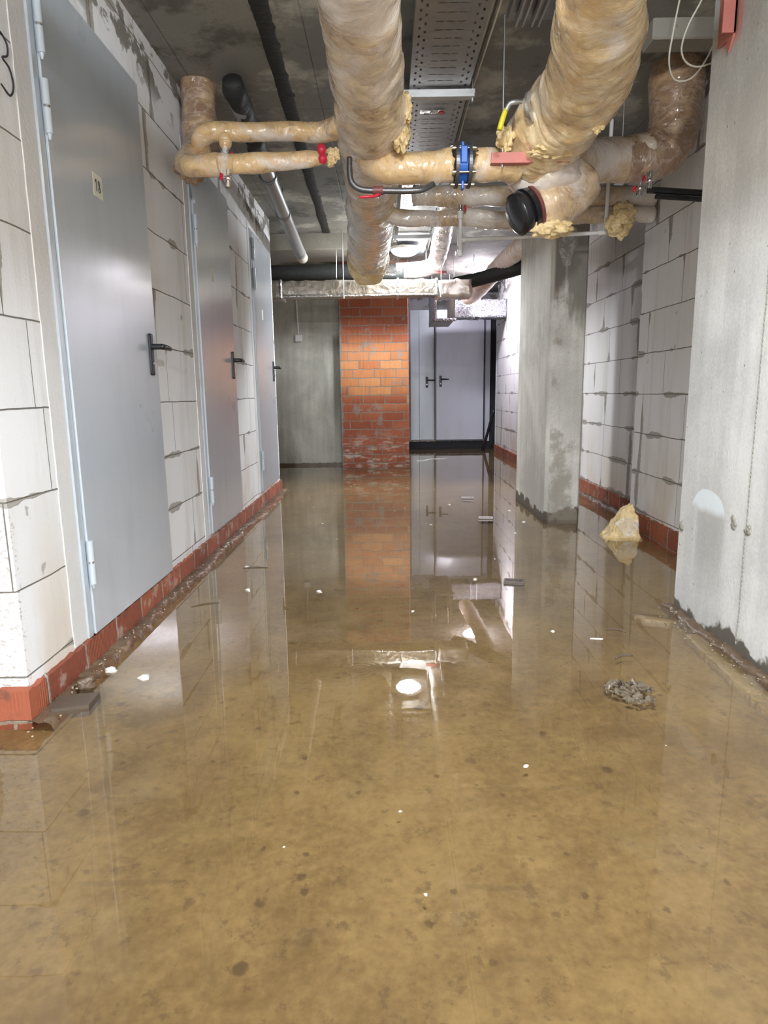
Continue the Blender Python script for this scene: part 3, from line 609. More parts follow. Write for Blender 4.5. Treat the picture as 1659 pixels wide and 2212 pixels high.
# twin small pipes and riser on the left
L1 = thing('wrapped_pipe', 'upper of the two thin wrapped pipes crossing from left wall to large pipe', 'pipe', (-0.7, 3.16, 2.05))
tube(MB(), loc(L1, [(-0.845, 3.42, 1.98, .040), (-0.84, 3.30, 2.0, .043), (-0.82, 3.19, 2.035, .044), (-0.76, 3.16, 2.055, .042), (-0.6, 3.16, 2.05, .038), (-0.42, 3.155, 2.05, .041), (-0.27, 3.15, 2.045, .043), (-0.17, 3.12, 2.06, .048), (-0.08, 3.08, 2.06, .05)]),
     seg=36, step=0.006, lump=0.02, wrink=0.07, seed=11).build('insulation', m_L, L1)
tube(MB(), loc(L1, [(-0.70, 3.15, 2.03, .030), (-0.70, 3.14, 1.995, .026), (-0.70, 3.14, 1.975, .017)]), seg=20, step=0.006, lump=.03, seed=3).build('branch_wrap', m_L, L1)
ball_valve(L1, rel(L1, (-0.70, 3.14, 1.945)), (0, 0, 1), (0.9, -0.3, 0.1), 1.0, body_len=0.075, hlen=0.022)
L2 = thing('wrapped_pipe', 'lower of the two thin wrapped pipes, with a red butterfly handle at its right', 'pipe', (-0.6, 2.95, 1.86))
tube(MB(), loc(L2, [(-0.885, 3.42, 2.06, .05), (-0.89, 3.25, 1.99, .048), (-0.865, 3.08, 1.90, .046), (-0.80, 2.98, 1.855, .043), (-0.70, 2.95, 1.85, .046), (-0.62, 2.95, 1.852, .040), (-0.45, 2.95, 1.858, .037), (-0.32, 2.95, 1.866, .034), (-0.26, 2.95, 1.87, .028)]),
     seg=36, step=0.006, lump=0.025, wrink=0.06, seed=21).build('insulation', m_L, L2)
tube(MB(), loc(L2, [(-0.655, 2.93, 1.86, .046), (-0.655, 2.925, 1.825, .036), (-0.650, 2.92, 1.80, .02)]), seg=20, step=0.006, lump=.03, seed=13).build('branch_wrap', m_L, L2)
film_strip('loose_film', [rel(L2, p) for p in ((-0.64, 2.885, 1.90), (-0.655, 2.88, 1.85), (-0.66, 2.90, 1.79))], 0.03, L2, 9)
ball_valve(L2, rel(L2, (-0.645, 2.91, 1.785)), (0.1, 0, 1), (-0.75, -0.6, 0.05), 1.0, body_len=0.07, hlen=0.022)
MB().cyl(rel(L2, (-0.28, 2.95, 1.87)), rel(L2, (-0.22, 2.96, 1.875)), 0.017).build('bare_pipe', m_chrome, L2)
h = MB()
tube(h, loc(L2, [(-0.255, 2.905, 1.902, .016), (-0.252, 2.90, 1.885, .019), (-0.25, 2.905, 1.868, .012), (-0.248, 2.90, 1.852, .019), (-0.25, 2.905, 1.835, .012)]), seg=14, step=0.004)
h.box(-0.262 + .6, -0.238 + .6, -0.045, -0.012, -0.006, 0.022, 0.004)
h.build('butterfly_handle', m_red, L2)
w2 = torn_wool('wool_tuft', rel(L2, (-0.215, 2.955, 1.872)), 0.030, L2, 31, 1, .8, 1.1)
RL = thing('wrapped_pipe', 'dim brown wrapped riser rising to the ceiling in the left corner above the second door', 'pipe', (-0.92, 3.58, 2.0))
tube(MB(), loc(RL, [(-0.925, 3.60, 2.45, .088), (-0.925, 3.59, 2.30, .090), (-0.92, 3.56, 2.15, .088), (-0.905, 3.47, 2.05, .080), (-0.87, 3.38, 2.0, .066)]), seg=48, step=0.008, lump=0.03, wrink=0.05, seed=31).build('insulation', m_dim, RL)
torn_wool('wool_tuft', rel(RL, (-0.93, 3.36, 1.99)), 0.06, RL, 41, 1, 1, 1.2, m=m_dim)

# short wrapped return under the twin pipes (dim, from the wall to the big pipe)
# A2: elbow with blue butterfly valve
A2 = thing('wrapped_pipe', 'short wrapped elbow pipe with a blue butterfly valve joining the two large pipes', 'pipe', (0.3, 3.12, 1.885))
tube(MB(), loc(A2, [(-0.075, 3.16, 2.0, .070), (-0.045, 3.15, 1.935, .074), (0.01, 3.13, 1.895, .070), (0.08, 3.12, 1.882, .067), (0.16, 3.12, 1.882, .066), (0.24, 3.12, 1.885, .066), (0.305, 3.12, 1.893, .070)]), seg=48, step=0.008, lump=0.015, wrink=0.05, seed=41, rag1=0.02).build('insulation', m_A2, A2)
tube(MB(), loc(A2, [(0.405, 3.12, 1.895, .066), (0.45, 3.12, 1.89, .070), (0.52, 3.13, 1.89, .068), (0.60, 3.16, 1.89, .070)]), seg=40, step=0.008, lump=0.03, wrink=0.06, seed=45, rag0=0.03).build('insulation', m_A2, A2)
bv = MB().ring(rel(A2, (0.352, 3.12, 1.888)), (1, 0, 0), 0.073, 0.02, 0.036, 40).box(0.052 - .016, 0.052 + .016, -0.078, -0.05, -0.012, 0.06, 0.005).box(0.052 - .007, 0.052 + .007, -0.02, 0.02, 0.06, 0.095, 0.003).box(0.052 - .006, 0.052 + .006, -0.02, 0.01, -0.10, -0.06, 0.003).build('valve', m_blue, A2)
bv['label'] = 'blue butterfly valve body'
for x in (0.324, 0.380): MB().ring(rel(A2, (x, 3.12, 1.888)), (1, 0, 0), 0.094, 0.03, 0.014, 48).build('flange', m_darksteel, A2)
for a in (35, 80, 145, 215, 262, 325):
    dy = 0.084 * math.cos(math.radians(a)); dz = 0.084 * math.sin(math.radians(a))
    MB().cyl(rel(A2, (0.300, 3.12 + dy, 1.888 + dz)), rel(A2, (0.404, 3.12 + dy, 1.888 + dz)), 0.0055).cyl(rel(A2, (0.303, 3.12 + dy, 1.888 + dz)), rel(A2, (0.315, 3.12 + dy, 1.888 + dz)), 0.010, seg=6).cyl(rel(A2, (0.389, 3.12 + dy, 1.888 + dz)), rel(A2, (0.401, 3.12 + dy, 1.888 + dz)), 0.010, seg=6).build('bolt', m_chrome, A2)

# B: large pipe on the right, hub, tail with black flange
B = thing('wrapped_pipe', 'bulging film wrapped pipe from the top right to a lumpy junction with black end cap', 'pipe', (0.75, 3.2, 1.9))
tube(MB(), loc(B, [(0.56, 1.2, 2.12, .118), (0.60, 1.6, 2.10, .120), (0.655, 2.15, 2.06, .130), (0.725, 2.42, 2.055, .146), (0.768, 2.68, 2.05, .158), (0.765, 2.88, 2.035, .163), (0.725, 3.04, 2.01, .165), (0.695, 3.14, 1.99, .158), (0.70, 3.22, 1.95, .14)]), seg=80, step=0.009, lump=0.022, wrink=0.06, seed=51).build('insulation', m_B, B)
mb = MB(); mb.sphere(rel(B, (0.755, 3.26, 1.875)), 0.155, 1.22, 1.0, 0.72, sub=5, disp=0.16, fr=7, seed=3)
mb.build('junction_wrap', wrap('wrap_junction', 0.6, 0.85, 33.0), B)
tube(MB(), loc(B, [(0.90, 3.30, 1.88, .13), (0.835, 3.27, 1.80, .128), (0.76, 3.25, 1.755, .118), (0.70, 3.235, 1.735, .100)]), seg=64, step=0.008, lump=0.03, wrink=0.06, seed=61).build('tail_wrap', m_dim if False else m_D, B)
ax = Vector((0.86, 0.22, 0.42)).normalized(); c0 = Vector(rel(B, (0.69, 3.232, 1.735)))
MB().ring(c0 - ax * 0.004, ax, 0.105, 0.02, 0.016, 48).build('flange', m_maroon, B)
cp = MB().ring(c0 - ax * 0.026, ax, 0.100, 0.02, 0.022, 48)
tube(cp, [tuple(c0 - ax * 0.035) + (.088,), tuple(c0 - ax * 0.055) + (.096,), tuple(c0 - ax * 0.085) + (.094,), tuple(c0 - ax * 0.10) + (.070,)], seg=48, step=0.006)
cp.build('end_cap', m_rubber, B)['label'] = 'glossy black end cap'
torn_wool('wool_tuft', rel(B, (0.78, 3.22, 1.662)), 0.062, B, 71, 1.3, .8, .75)
torn_wool('wool_tuft', rel(B, (0.70, 2.95, 1.885)), 0.05, B, 73, 1.6, .7, .5)
torn_wool('wool_tuft', rel(B, (0.53, 3.05, 1.965)), 0.045, B, 75, .7, .8, 1.3)
torn_wool('wool_tuft', rel(B, (0.84, 2.75, 1.92)), 0.028, B, 77, 1, .7, 1.2)
# hidden valve with lever on B
fl = MB().ring(rel(B, (0.60, 2.89, 2.03)), (0.8, -0.5, 0.1), 0.055, 0.02, 0.010, 40).build('flange', m_steel, B)
tube(MB(), loc(B, [(0.555, 2.84, 2.03, .007), (0.53, 2.83, 2.025, .010), (0.505, 2.83, 2.02, .010), (0.488, 2.83, 1.99, .010)]), seg=10, step=0.01).build('valve_lever', m_steel, B)
tube(MB(), loc(B, [(0.490, 2.83, 1.998, .010), (0.478, 2.83, 1.965, .011), (0.466, 2.83, 1.925, .011)]), seg=12, step=0.01).build('lever_grip', m_yellow, B)['label'] = 'yellow lever grip'
# pink angle bracket and its rods
K = thing('angle_bracket', 'faded red angle steel bracket hung on a rod under the bulging right pipe', 'bracket', (0.64, 3.04, 1.88))
MB().box(-0.175, 0.165, -0.018, -0.013, -0.012, 0.026).box(-0.175, 0.165, -0.018, 0.02, -0.016, -0.012).build('angle', m_primer, K)
for x in (-0.125, 0.158): MB().cyl((x, 0, -0.03), (x, 0, 0.56), 0.004, seg=8).build('threaded_rod', m_steel, K)

# branch to the right riser
R = thing('wrapped_pipe', 'tan wrapped pipe curving from the junction to a brown riser beside the near pillar', 'pipe', (1.2, 3.5, 2.0))
tube(MB(), loc(R, [(0.82, 3.30, 1.93, .10), (0.93, 3.38, 1.985, .104), (1.05, 3.46, 2.01, .102), (1.18, 3.50, 2.02, .105), (1.32, 3.50, 2.03, .112)]), seg=56, step=0.010, lump=0.012, wrink=0.04, seed=81).build('insulation', m_D, R)
tube(MB(), loc(R, [(1.20, 3.50, 2.02, .106), (1.32, 3.50, 2.03, .113), (1.405, 3.50, 2.085, .120), (1.435, 3.50, 2.18, .120), (1.438, 3.50, 2.30, .125), (1.435, 3.50, 2.45, .128)]), seg=56, step=0.010, lump=0.012, wrink=0.03, seed=83).build('riser_wrap', m_dim, R)
v = ball_valve(R, rel(R, (1.30, 3.42, 1.90)), (0.1, 0, 1), (-1, -0.2, 0.1), 1.1, hlen=0.025)
v = ball_valve(R, rel(R, (1.255, 3.42, 1.865)), (0.1, 0, 1), (-1, -0.2, -0.1), 1.0, hlen=0.025)
MB().cyl(rel(R, (1.30, 3.43, 1.86)), rel(R, (1.62, 3.50, 1.86)), 0.016).cyl(rel(R, (1.34, 3.43, 1.83)), rel(R, (1.62, 3.5, 1.83)), 0.012).build('bare_pipe', m_rubber, R)

# D: two tan wrapped cross pipes behind
D1 = thing('wrapped_pipe', 'upper of two tan wrapped cross pipes behind the blue valve', 'pipe', (0.8, 4.2, 2.05))
tube(MB(), loc(D1, [(0.19, 4.2, 2.06, .058), (0.5, 4.2, 2.055, .060), (0.9, 4.2, 2.05, .058), (1.45, 4.2, 2.04, .060), (1.63, 4.2, 2.03, .058)]), seg=36, step=0.012, lump=0.03, wrink=0.06, seed=91, rag0=.03).build('insulation', m_D, D1)
D2 = thing('wrapped_pipe', 'lower of two tan wrapped cross pipes, sagging from the left big pipe toward the pillar', 'pipe', (0.8, 4.2, 1.94))
tube(MB(), loc(D2, [(-0.07, 4.2, 2.03, .054), (-0.01, 4.19, 1.975, .054), (0.09, 4.18, 1.935, .050), (0.28, 4.18, 1.925, .046), (0.5, 4.18, 1.935, .050), (0.72, 4.18, 1.91, .056), (1.0, 4.2, 1.94, .050), (1.5, 4.2, 1.94, .048), (1.63, 4.2, 1.94, .048)]), seg=36, step=0.012, lump=0.035, wrink=0.05, seed=95).build('insulation', m_D, D2)
film_strip('loose_film', [rel(D2, p) for p in ((0.66, 4.12, 1.86), (0.72, 4.12, 1.848), (0.82, 4.12, 1.85))], 0.10, D2, 13)
film_strip('loose_film', [rel(D2, p) for p in ((0.31, 4.10, 1.95), (0.305, 4.09, 1.86), (0.295, 4.09, 1.74))], 0.05, D2, 19)
w3 = torn_wool('torn_wool', (1.36, 4.05, 1.87), 0.085, None, 101, 1.0, .5, 1.0)
tube(MB(), [(0, 0, 0, .01)] * 2, raw=True) if False else None
tag(w3, 'rust coloured torn wool tuft hanging by the right wall below the valves', 'insulation')
# bare grey pipe with red lever
G = thing('steel_pipe', 'thin bare grey pipe with a red lever valve hooking under the large left pipe', 'pipe', (0.0, 3.05, 1.80))
tube(MB(), loc(G, [(-0.145, 3.05, 1.905, .012), (-0.145, 3.05, 1.84, .013), (-0.138, 3.05, 1.805, .013), (-0.115, 3.05, 1.782, .013), (-0.08, 3.05, 1.772, .013), (0.0, 3.05, 1.768, .013), (0.16, 3.05, 1.768, .013), (0.22, 3.08, 1.80, .013)]), seg=16, step=0.008).build('pipe_run', m_darksteel, G)
v = MB().cyl(rel(G, (-0.045, 3.05, 1.769)), rel(G, (0.0, 3.05, 1.769)), 0.019, seg=8).cyl(rel(G, (-0.02, 3.05, 1.769)), rel(G, (-0.02, 3.03, 1.745)), 0.009).build('valve', m_maroon, G)
tube(MB(), loc(G, [(-0.02, 3.03, 1.748, .006), (-0.045, 3.02, 1.737, .006), (-0.065, 3.01, 1.733, .006), (-0.105, 3.01, 1.732, .005)]), seg=8, step=0.008).build('valve_handle', m_red, v)
# white plastic drain tee and horizontal pipe
W = thing('plastic_pipe', 'thin white plastic water pipe with a tee, running across in front of the middle pillar', 'pipe', (0.453, 4.15, 1.78))
mb = MB(); tube(mb, loc(W, [(0.453, 4.10, 1.93, .011), (0.453, 4.10, 1.80, .011), (0.453, 4.10, 1.71, .011)]), seg=16)
mb.cyl(rel(W, (0.453, 4.10, 1.945)), rel(W, (0.453, 4.10, 1.905)), 0.0175).cyl(rel(W, (0.453, 4.10, 1.82)), rel(W, (0.453, 4.10, 1.755)), 0.0165).cyl(rel(W, (0.453, 4.10, 1.79)), rel(W, (0.482, 4.10, 1.79)), 0.0165).cyl(rel(W, (0.453, 4.10, 1.735)), rel(W, (0.453, 4.10, 1.695)), 0.0155).cyl(rel(W, (0.425, 4.10, 1.712)), rel(W, (0.453, 4.10, 1.712)), 0.012)
mb.build('tee_fitting', m_white_pl, W)
mb = MB(); tube(mb, loc(W, [(0.47, 4.10, 1.79, .011), (0.7, 4.10, 1.795, .011), (1.0, 4.10, 1.805, .011), (1.28, 4.10, 1.815, .011)]), seg=16)
tube(mb, loc(W, [(1.27, 4.10, 1.815, .015), (1.305, 4.10, 1.817, .0155), (1.312, 4.10, 1.825, .0155), (1.313, 4.10, 1.86, .015)]), seg=16, step=0.006)
tube(mb, loc(W, [(1.313, 4.10, 1.84, .011), (1.318, 4.10, 2.1, .011), (1.322, 4.10, 2.43, .011)]), seg=16)
mb.build('pipe_run', m_white_pl, W)
ball_valve(W, rel(W, (0.453, 4.10, 1.955)), (0, 0, 1), (0.8, -0.5, 0.1), 1.0, hlen=0.03, body_len=0.05)
film = film_strip('plastic_film', [(1.205, 4.485, 1.99), (1.20, 4.487, 1.86), (1.19, 4.485, 1.77), (1.195, 4.487, 1.70)], 0.09, None, 29)
tag(film, 'torn clear plastic film dangling down the front of the middle pillar', 'plastic film')

# C: silver wrapped pipe with white elbow
Cc = thing('wrapped_pipe', 'silvery film wrapped pipe running back beside the lit lamp to a bright white elbow', 'pipe', (0.46, 5.5, 2.1))
tube(MB(), loc(Cc, [(0.44, 4.45, 2.17, .074), (0.455, 5.0, 2.17, .077), (0.485, 5.8, 2.17, .080), (0.51, 6.6, 2.17, .080), (0.515, 6.9, 2.17, .080)]), seg=48, step=0.010, lump=0.015, wrink=0.06, seed=111).build('insulation', m_white_w, Cc)
tube(MB(), loc(Cc, [(0.515, 6.82, 2.17, .08), (0.50, 6.98, 2.165, .084), (0.42, 7.06, 2.15, .085), (0.28, 7.06, 2.14, .084), (0.12, 7.05, 2.13, .084)]), seg=40, step=0.010, lump=0.02, wrink=0.06, seed=115).build('elbow_wrap', m_white_w, Cc)
HC = thing('pipe_hanger', 'dark bracket and two rods carrying the end of the silvery pipe', 'bracket', (0.515, 6.78, 2.075))
MB().box(-0.115, 0.10, -0.015, 0.015, -0.02, 0.004).build('crossbar', m_maroon, HC)
for x in (-0.10, 0.085): MB().cyl((x, 0, -0.03), (x, 0, 0.365), 0.004, seg=8).build('threaded_rod', m_steel, HC)
# black cross pipe
BP = thing('black_pipe', 'fat black insulated pipe crossing the corridor under the beam above the foil duct', 'pipe', (-0.4, 7.05, 2.12))
tube(MB(), loc(BP, [(-3.0, 7.05, 2.12, .078), (-1.2, 7.05, 2.125, .080), (-0.3, 7.05, 2.125, .080), (0.2, 7.05, 2.12, .080)]), seg=40, step=0.03).build('pipe_run', m_tar, BP)
strokes('chalk_writing', [], .001, m_cable, BP) if False else None
mb = MB()
for L in ([(-0.265, 2.095), (-0.28, 2.09), (-0.287, 2.075), (-0.27, 2.065), (-0.255, 2.062)], [(-0.25, 2.06), (-0.22, 2.07), (-0.205, 2.05), (-0.215, 2.03), (-0.23, 2.022), (-0.235, 2.045)], [(-0.175, 2.115), (-0.178, 2.085), (-0.165, 2.068), (-0.145, 2.06)]):
    tube(mb, [rel(BP, (a * 1.02, 6.969 + (2.1 - b) ** 2 * 6, b + .025)) + (.0032,) for a, b in L], seg=6, step=0.005)
mb.build('chalk_writing', m_cable, BP)['label'] = 'white chalk scrawl'
BR = thing('black_pipe', 'black pipe slanting across in front of the second lamp toward the middle pillar', 'pipe', (1.1, 7.2, 2.08))
tube(MB(), loc(BR, [(0.78, 7.45, 2.06, .072), (0.95, 7.3, 2.07, .072), (1.25, 6.98, 2.10, .070), (1.55, 6.6, 2.13, .070)]), seg=32, step=0.03).build('pipe_run', m_tar, BR)
# sewer pipe along the left ceiling
SP = thing('sewer_pipe', 'grey plastic sewer pipe under the ceiling along the left wall with a black wrapped start', 'pipe', (-0.74, 5.0, 2.28))
tube(MB(), loc(SP, [(-0.72, 3.6, 2.345, .050), (-0.735, 4.2, 2.315, .050), (-0.76, 5.0, 2.28, .050), (-0.782, 6.35, 2.19, .050)]), seg=36, step=0.05).build('pipe_run', m_sewer, SP)
tube(MB(), loc(SP, [(-0.782, 6.33, 2.191, .0545), (-0.783, 6.40, 2.187, .0545)]), seg=36, step=0.02).build('socket', m_sewer, SP)
tube(MB(), loc(SP, [(-0.783, 6.38, 2.188, .051), (-0.785, 6.50, 2.18, .052), (-0.782, 6.57, 2.18, .052)]), seg=36, step=0.02).build('pipe_end', m_pvc, SP)['label'] = 'cream coloured open end piece'
tube(MB(), loc(SP, [(-0.715, 3.44, 2.39, .046), (-0.716, 3.48, 2.365, .057), (-0.718, 3.62, 2.35, .058), (-0.73, 4.0, 2.325, .056), (-0.738, 4.3, 2.31, .053)]), seg=36, step=0.012, lump=0.05, seed=121).build('pipe_wrap', m_tar, SP)['label'] = 'rough black bitumen wrap'
for y, x, z in ((4.55, -0.746, 2.30), (5.3, -0.766, 2.263)):
    hg = MB().ring(rel(SP, (x, y, z)), (0, 1, 0), 0.058, 0.051, 0.022, 36).cyl(rel(SP, (x, y, z + 0.055)), rel(SP, (x, y, ZC)), 0.004, seg=8).build('pipe_clamp', m_darksteel, SP)
# tar strip on the ceiling
mb = MB(); V = []; n = 200
for i in range(n + 1):
    t = i / n; y = 2.2 + 4.52 * t; xc = -0.475 - 0.085 * t + 0.006 * mn.noise(Vector((y * 2, 0, 0))); wd = 0.040 + 0.010 * mn.noise(Vector((y * 3, 4, 0)))
    V += [(xc - wd - 0.010 * abs(mn.noise(Vector((y * 18, 1, 0)))), y, ZC + .002), (xc - wd * .7, y, ZC - 0.005), (xc + wd * .7, y, ZC - 0.006), (xc + wd + 0.022 * max(0, mn.noise(Vector((y * 14, 2, 0)))), y, ZC + .002)]
f = []
for i in range(n):
    for k in range(3): a = i * 4 + k; f.append([a, a + 1, a + 5, a + 4])
tag(mb.add(V, f).build('tar_strip', m_tar), 'long black bitumen seam smeared along the left part of the ceiling', 'seal')
# ------------------------------------------------------------------ foil ducts
def bxs(mb, x0, x1, y0, y1, z0, z1, n, disp, seed):
    """box with subdivided slightly crumpled faces"""
    bm = bmesh.new(); bmesh.ops.create_cube(bm, size=1)
    L = (x1 - x0, y1 - y0, z1 - z0)
    for v in bm.verts: v.co = Vector(((x0 + x1) / 2 + v.co.x * L[0], (y0 + y1) / 2 + v.co.y * L[1], (z0 + z1) / 2 + v.co.z * L[2]))
    for k in range(3):
        cut = max(1, int(L[k] / n))
        es = [e for e in bm.edges if abs((e.verts[0].co - e.verts[1].co).normalized()[k]) > .99 and (e.verts[0].co - e.verts[1].co).length > n * 1.5]
        if es and cut > 1: bmesh.ops.subdivide_edges(bm, edges=es, cuts=cut - 1, use_grid_fill=True)
    for v in bm.verts:
        p = v.co.copy(); v.co += Vector((mn.noise(p * 12 + Vector((seed, 0, 0))), mn.noise(p * 12 + Vector((0, seed, 0))), mn.noise(p * 12 + Vector((0, 0, seed))))) * disp + Vector((mn.noise(p * 40), mn.noise(p * 40 + Vector((9, 0, 0))), mn.noise(p * 40 + Vector((0, 9, 0))))) * disp * .5
    return mb.bm(bm, True)
DU = thing('foil_duct', 'long tarnished foil wrapped air duct crossing the corridor in front of the brick pier', 'duct', (-0.3, 6.75, 1.9))
bxs(MB(), -0.72, 0.82, -0.115, 0.115, -0.062, 0.082, 0.025, 0.007, 1).build('duct_body', m_foilt, DU)
bxs(MB(), -0.92, -0.72, -0.13, 0.13, -0.085, 0.085, 0.025, 0.007, 2).build('duct_collar', m_foilt, DU)
bxs(MB(), -0.725, -0.70, -0.135, 0.135, -0.088, 0.095, 0.02, 0.006, 3).build('foil_joint', m_foil, DU)
for x in (0.42, 0.80): bxs(MB(), x, x + 0.02, -0.125, 0.125, -0.075, 0.092, 0.02, 0.006, 4).build('foil_joint', m_foil, DU)
bxs(MB(), -0.70, 0.82, -0.128, -0.112, -0.072, -0.058, 0.02, 0.004, 5).build('foil_joint', m_foil, DU)
bxs(MB(), 0.82, 1.15, -0.12, 0.12, -0.085, 0.075, 0.03, 0.018, 9).build('taped_end', m_pink_w, DU)['label'] = 'brownish film wrapped end of the duct'
for x, y0 in ((-0.10, -0.13), (0.85, -0.13)): MB().cyl((x, y0, -0.085), (x, y0, 0.54), 0.004, seg=8).cyl((x, y0, -0.09), (x, y0, -0.07), 0.009, seg=6).build('threaded_rod', m_steel, DU)
MB().box(-0.13, 0.87, -0.14, 0.14, -0.10, -0.088).build('support_rail', m_darksteel, DU) if False else None
D3 = thing('foil_duct', 'bright crinkled foil duct box ending at the rosy wall above the far doorway', 'duct', (1.3, 9.45, 2.0))
bxs(MB(), -0.36, 0.375, -0.15, 0.15, -0.10, 0.14, 0.03, 0.010, 11).build('duct_body', m_foil2, D3)
for x in (-0.09, 0.0): bxs(MB(), x, x + 0.018, -0.158, 0.158, -0.108, 0.148, 0.03, 0.005, 12).build('foil_joint', m_foil, D3)
D4 = thing('foil_duct', 'open ended foil edged duct stub hanging above the narrow far door', 'duct', (0.72, 8.9, 2.0))
mb = MB().box(-0.10, -0.085, -0.45, 0.45, -0.20, 0.16).box(0.14, 0.155, -0.45, 0.45, -0.20, 0.16).box(-0.10, 0.155, -0.45, 0.45, -0.215, -0.20)
mb.build('duct_body', m_foilt, D4)
for x in (-0.09, 0.148): MB().cyl((x, 0.2, 0.1), (x, 0.2, 0.44), 0.004, seg=8).build('threaded_rod', m_steel, D4)
bxs(MB(), -0.115, -0.075, -0.47, -0.44, -0.225, 0.16, 0.02, 0.006, 13).build('foil_joint', m_foil2, D4)
bxs(MB(), -0.115, 0.17, -0.47, -0.44, -0.232, -0.195, 0.02, 0.006, 14).build('foil_joint', m_foil2, D4)
bxs(MB(), -0.113, -0.099, -0.45, 0.45, -0.22, 0.16, 0.02, 0.006, 15).build('foil_side', m_foil2, D4)
FX = thing('flexible_duct', 'ribbed film wrapped hose sloping from the middle pillar down to the bright foil duct', 'duct', (1.2, 7.6, 2.1))
pts = []; path = catmull([(1.36, 6.3, 2.27, .085), (1.26, 6.75, 2.22, .088), (1.20, 7.3, 2.18, .088), (1.17, 7.9, 2.14, .088), (1.14, 8.5, 2.12, .095), (1.10, 9.0, 2.13, .095)], 0.006)
for i, (p_, r_) in enumerate(path): pts.append(tuple(p_ - FX.location) + (r_ * (1 + 0.05 * math.sin(i * 0.9)),))
tube(MB(), pts, seg=40, raw=True, lump=0.01, seed=131).build('hose', m_pink_w, FX)
# ------------------------------------------------------------------ cable tray
def tray(name, label, x0, x1, y0, y1, z, parts=True):
    T = thing(name, label, 'cable tray', (x0, y0, z)); wd = x1 - x0; per = 0.06; n = int((y1 - y0) / per); mb = MB()
    xs = [0, 0.016, 0.025, 0.038, 0.047, 0.075]; c = (wd - 0.15) / 3
    for k in range(3): xs += [0.075 + c * k + c * .12, 0.075 + c * k + c * .88]
    xs += [wd - 0.075, wd - 0.047, wd - 0.038, wd - 0.025, wd - 0.016, wd]
    ys = [0, 0.006, 0.024, 0.027, 0.033, 0.035, 0.053, per]
    V = []; idx = {}; f = []
    def vid(i, j, r):
        k = (i, j if j < 7 else 0, r if j < 7 else r + 1)
        if k not in idx: idx[k] = len(V); V.append((xs[i], k[2] * per + ys[k[1]], 0))
        return idx[k]
    nx = len(xs) - 1
    for r in range(n):
        for i in range(nx):
            for j in range(7):
                side_a = i in (1, nx - 2); side_b = i in (3, nx - 4); mid = i in (6, 8, 10)
                if side_a and j == 1: continue
                if side_b and j in (5,): continue
                if mid and j == 3: continue
                f.append([vid(i, j, r), vid(i + 1, j, r), vid(i + 1, j + 1, r), vid(i, j + 1, r)])
    mb.add(V, f, None, False); mb.build('tray_bottom', m_tray, T)
    for x, s in ((0, -1), (wd, 1)):
        MB().box(min(x, x + s * .0015), max(x, x + s * .0015), 0, n * per, 0, 0.05).box(min(x, x - s * .01), max(x, x - s * .01), 0, n * per, 0.05, 0.0515).build('tray_side', m_tray, T)
    return T
T1 = tray('cable_tray', 'long perforated steel cable tray under the ceiling between the two large pipes', 0.128, 0.402, 1.6, 7.1, 2.285)
for y in (3.33, 6.14):
    h = thing('tray_support', 'galvanized crossbar under the cable tray %s' % ('level with the blue valve' if y < 4 else 'just before the lit lamp'), 'bracket', (0.265, y, 2.262))
    MB().box(-0.185, 0.165, -0.018, 0.018, -0.020, 0.0, 0.003).box(-0.185, 0.165, -0.019, -0.015, -0.004, 0.014).box(-0.185, 0.165, 0.015, 0.019, -0.004, 0.014).build('crossbar', m_steel, h)
    for x in (-0.165, 0.155): MB().cyl((x, 0, -0.03), (x, 0, 0.178), 0.004, seg=8).cyl((x, 0, -0.035), (x, 0, -0.02), 0.009, seg=6).build('threaded_rod', m_steel, h)
T2 = tray('cable_tray', 'short perforated steel tray on the ceiling right of the long one', 0.52, 0.80, 1.8, 3.0, 2.40)
ST = thing('strut_channel', 'pair of parallel galvanized strut rails under the short tray', 'rail', (0.60, 2.5, 2.37))
MB().box(-0.055, -0.048, -0.9, 0.47, -0.012, 0.02).box(-0.028, -0.021, -0.9, 0.47, -0.012, 0.02).box(-0.055, -0.021, -0.9, 0.47, 0.016, 0.02).build('rail', m_steel, ST)
MB().box(0.010, 0.017, -0.9, 0.47, -0.012, 0.02).box(0.037, 0.044, -0.9, 0.47, -0.012, 0.02).box(0.010, 0.044, -0.9, 0.47, 0.016, 0.02).build('rail', m_steel, ST)
for k, (dx, c) in enumerate(((0.412, m_cable), (0.424, m_darksteel), (0.436, m_cable))):
    o = wire('cable', [(dx, 1.6, 2.33), (dx + .006, 2.6, 2.325 - k * .008), (dx - .002, 3.6, 2.33), (dx + .004, 4.8, 2.32 - k * .006), (dx, 6.2, 2.33), (dx + .01, 7.05, 2.33)], 0.0045, c, None, 6, 0.08)
    tag(o, ['pale cable clipped along the right side of the long tray, nearest the tray', 'dark cable in the middle of the three beside the long tray', 'pale cable hanging outermost beside the long tray'][k], 'cable', 'cables beside the tray')
TG = thing('tag_plate', 'small clear tag with a red dot tied under the cable tray', 'tag', (0.25, 3.56, 2.278))
MB().box(-0.062, 0.052, -0.02, 0.02, -0.004, -0.001).build('plate', m_film, TG); MB().cyl((0.045, 0, -0.009), (0.045, 0, -0.004), 0.016).build('red_dot', m_red, TG)
mb = MB(); tube(mb, [(-.005, 0, 0, .003), (0.0, -.02, -.012, .003), (-0.012, -.045, -.02, .003)], seg=6); tube(mb, [(-.005, 0, 0, .003), (0.008, -.02, -.012, .003), (0.022, -.045, -.02, .003)], seg=6); mb.build('cable_tie', m_white_pl, TG)
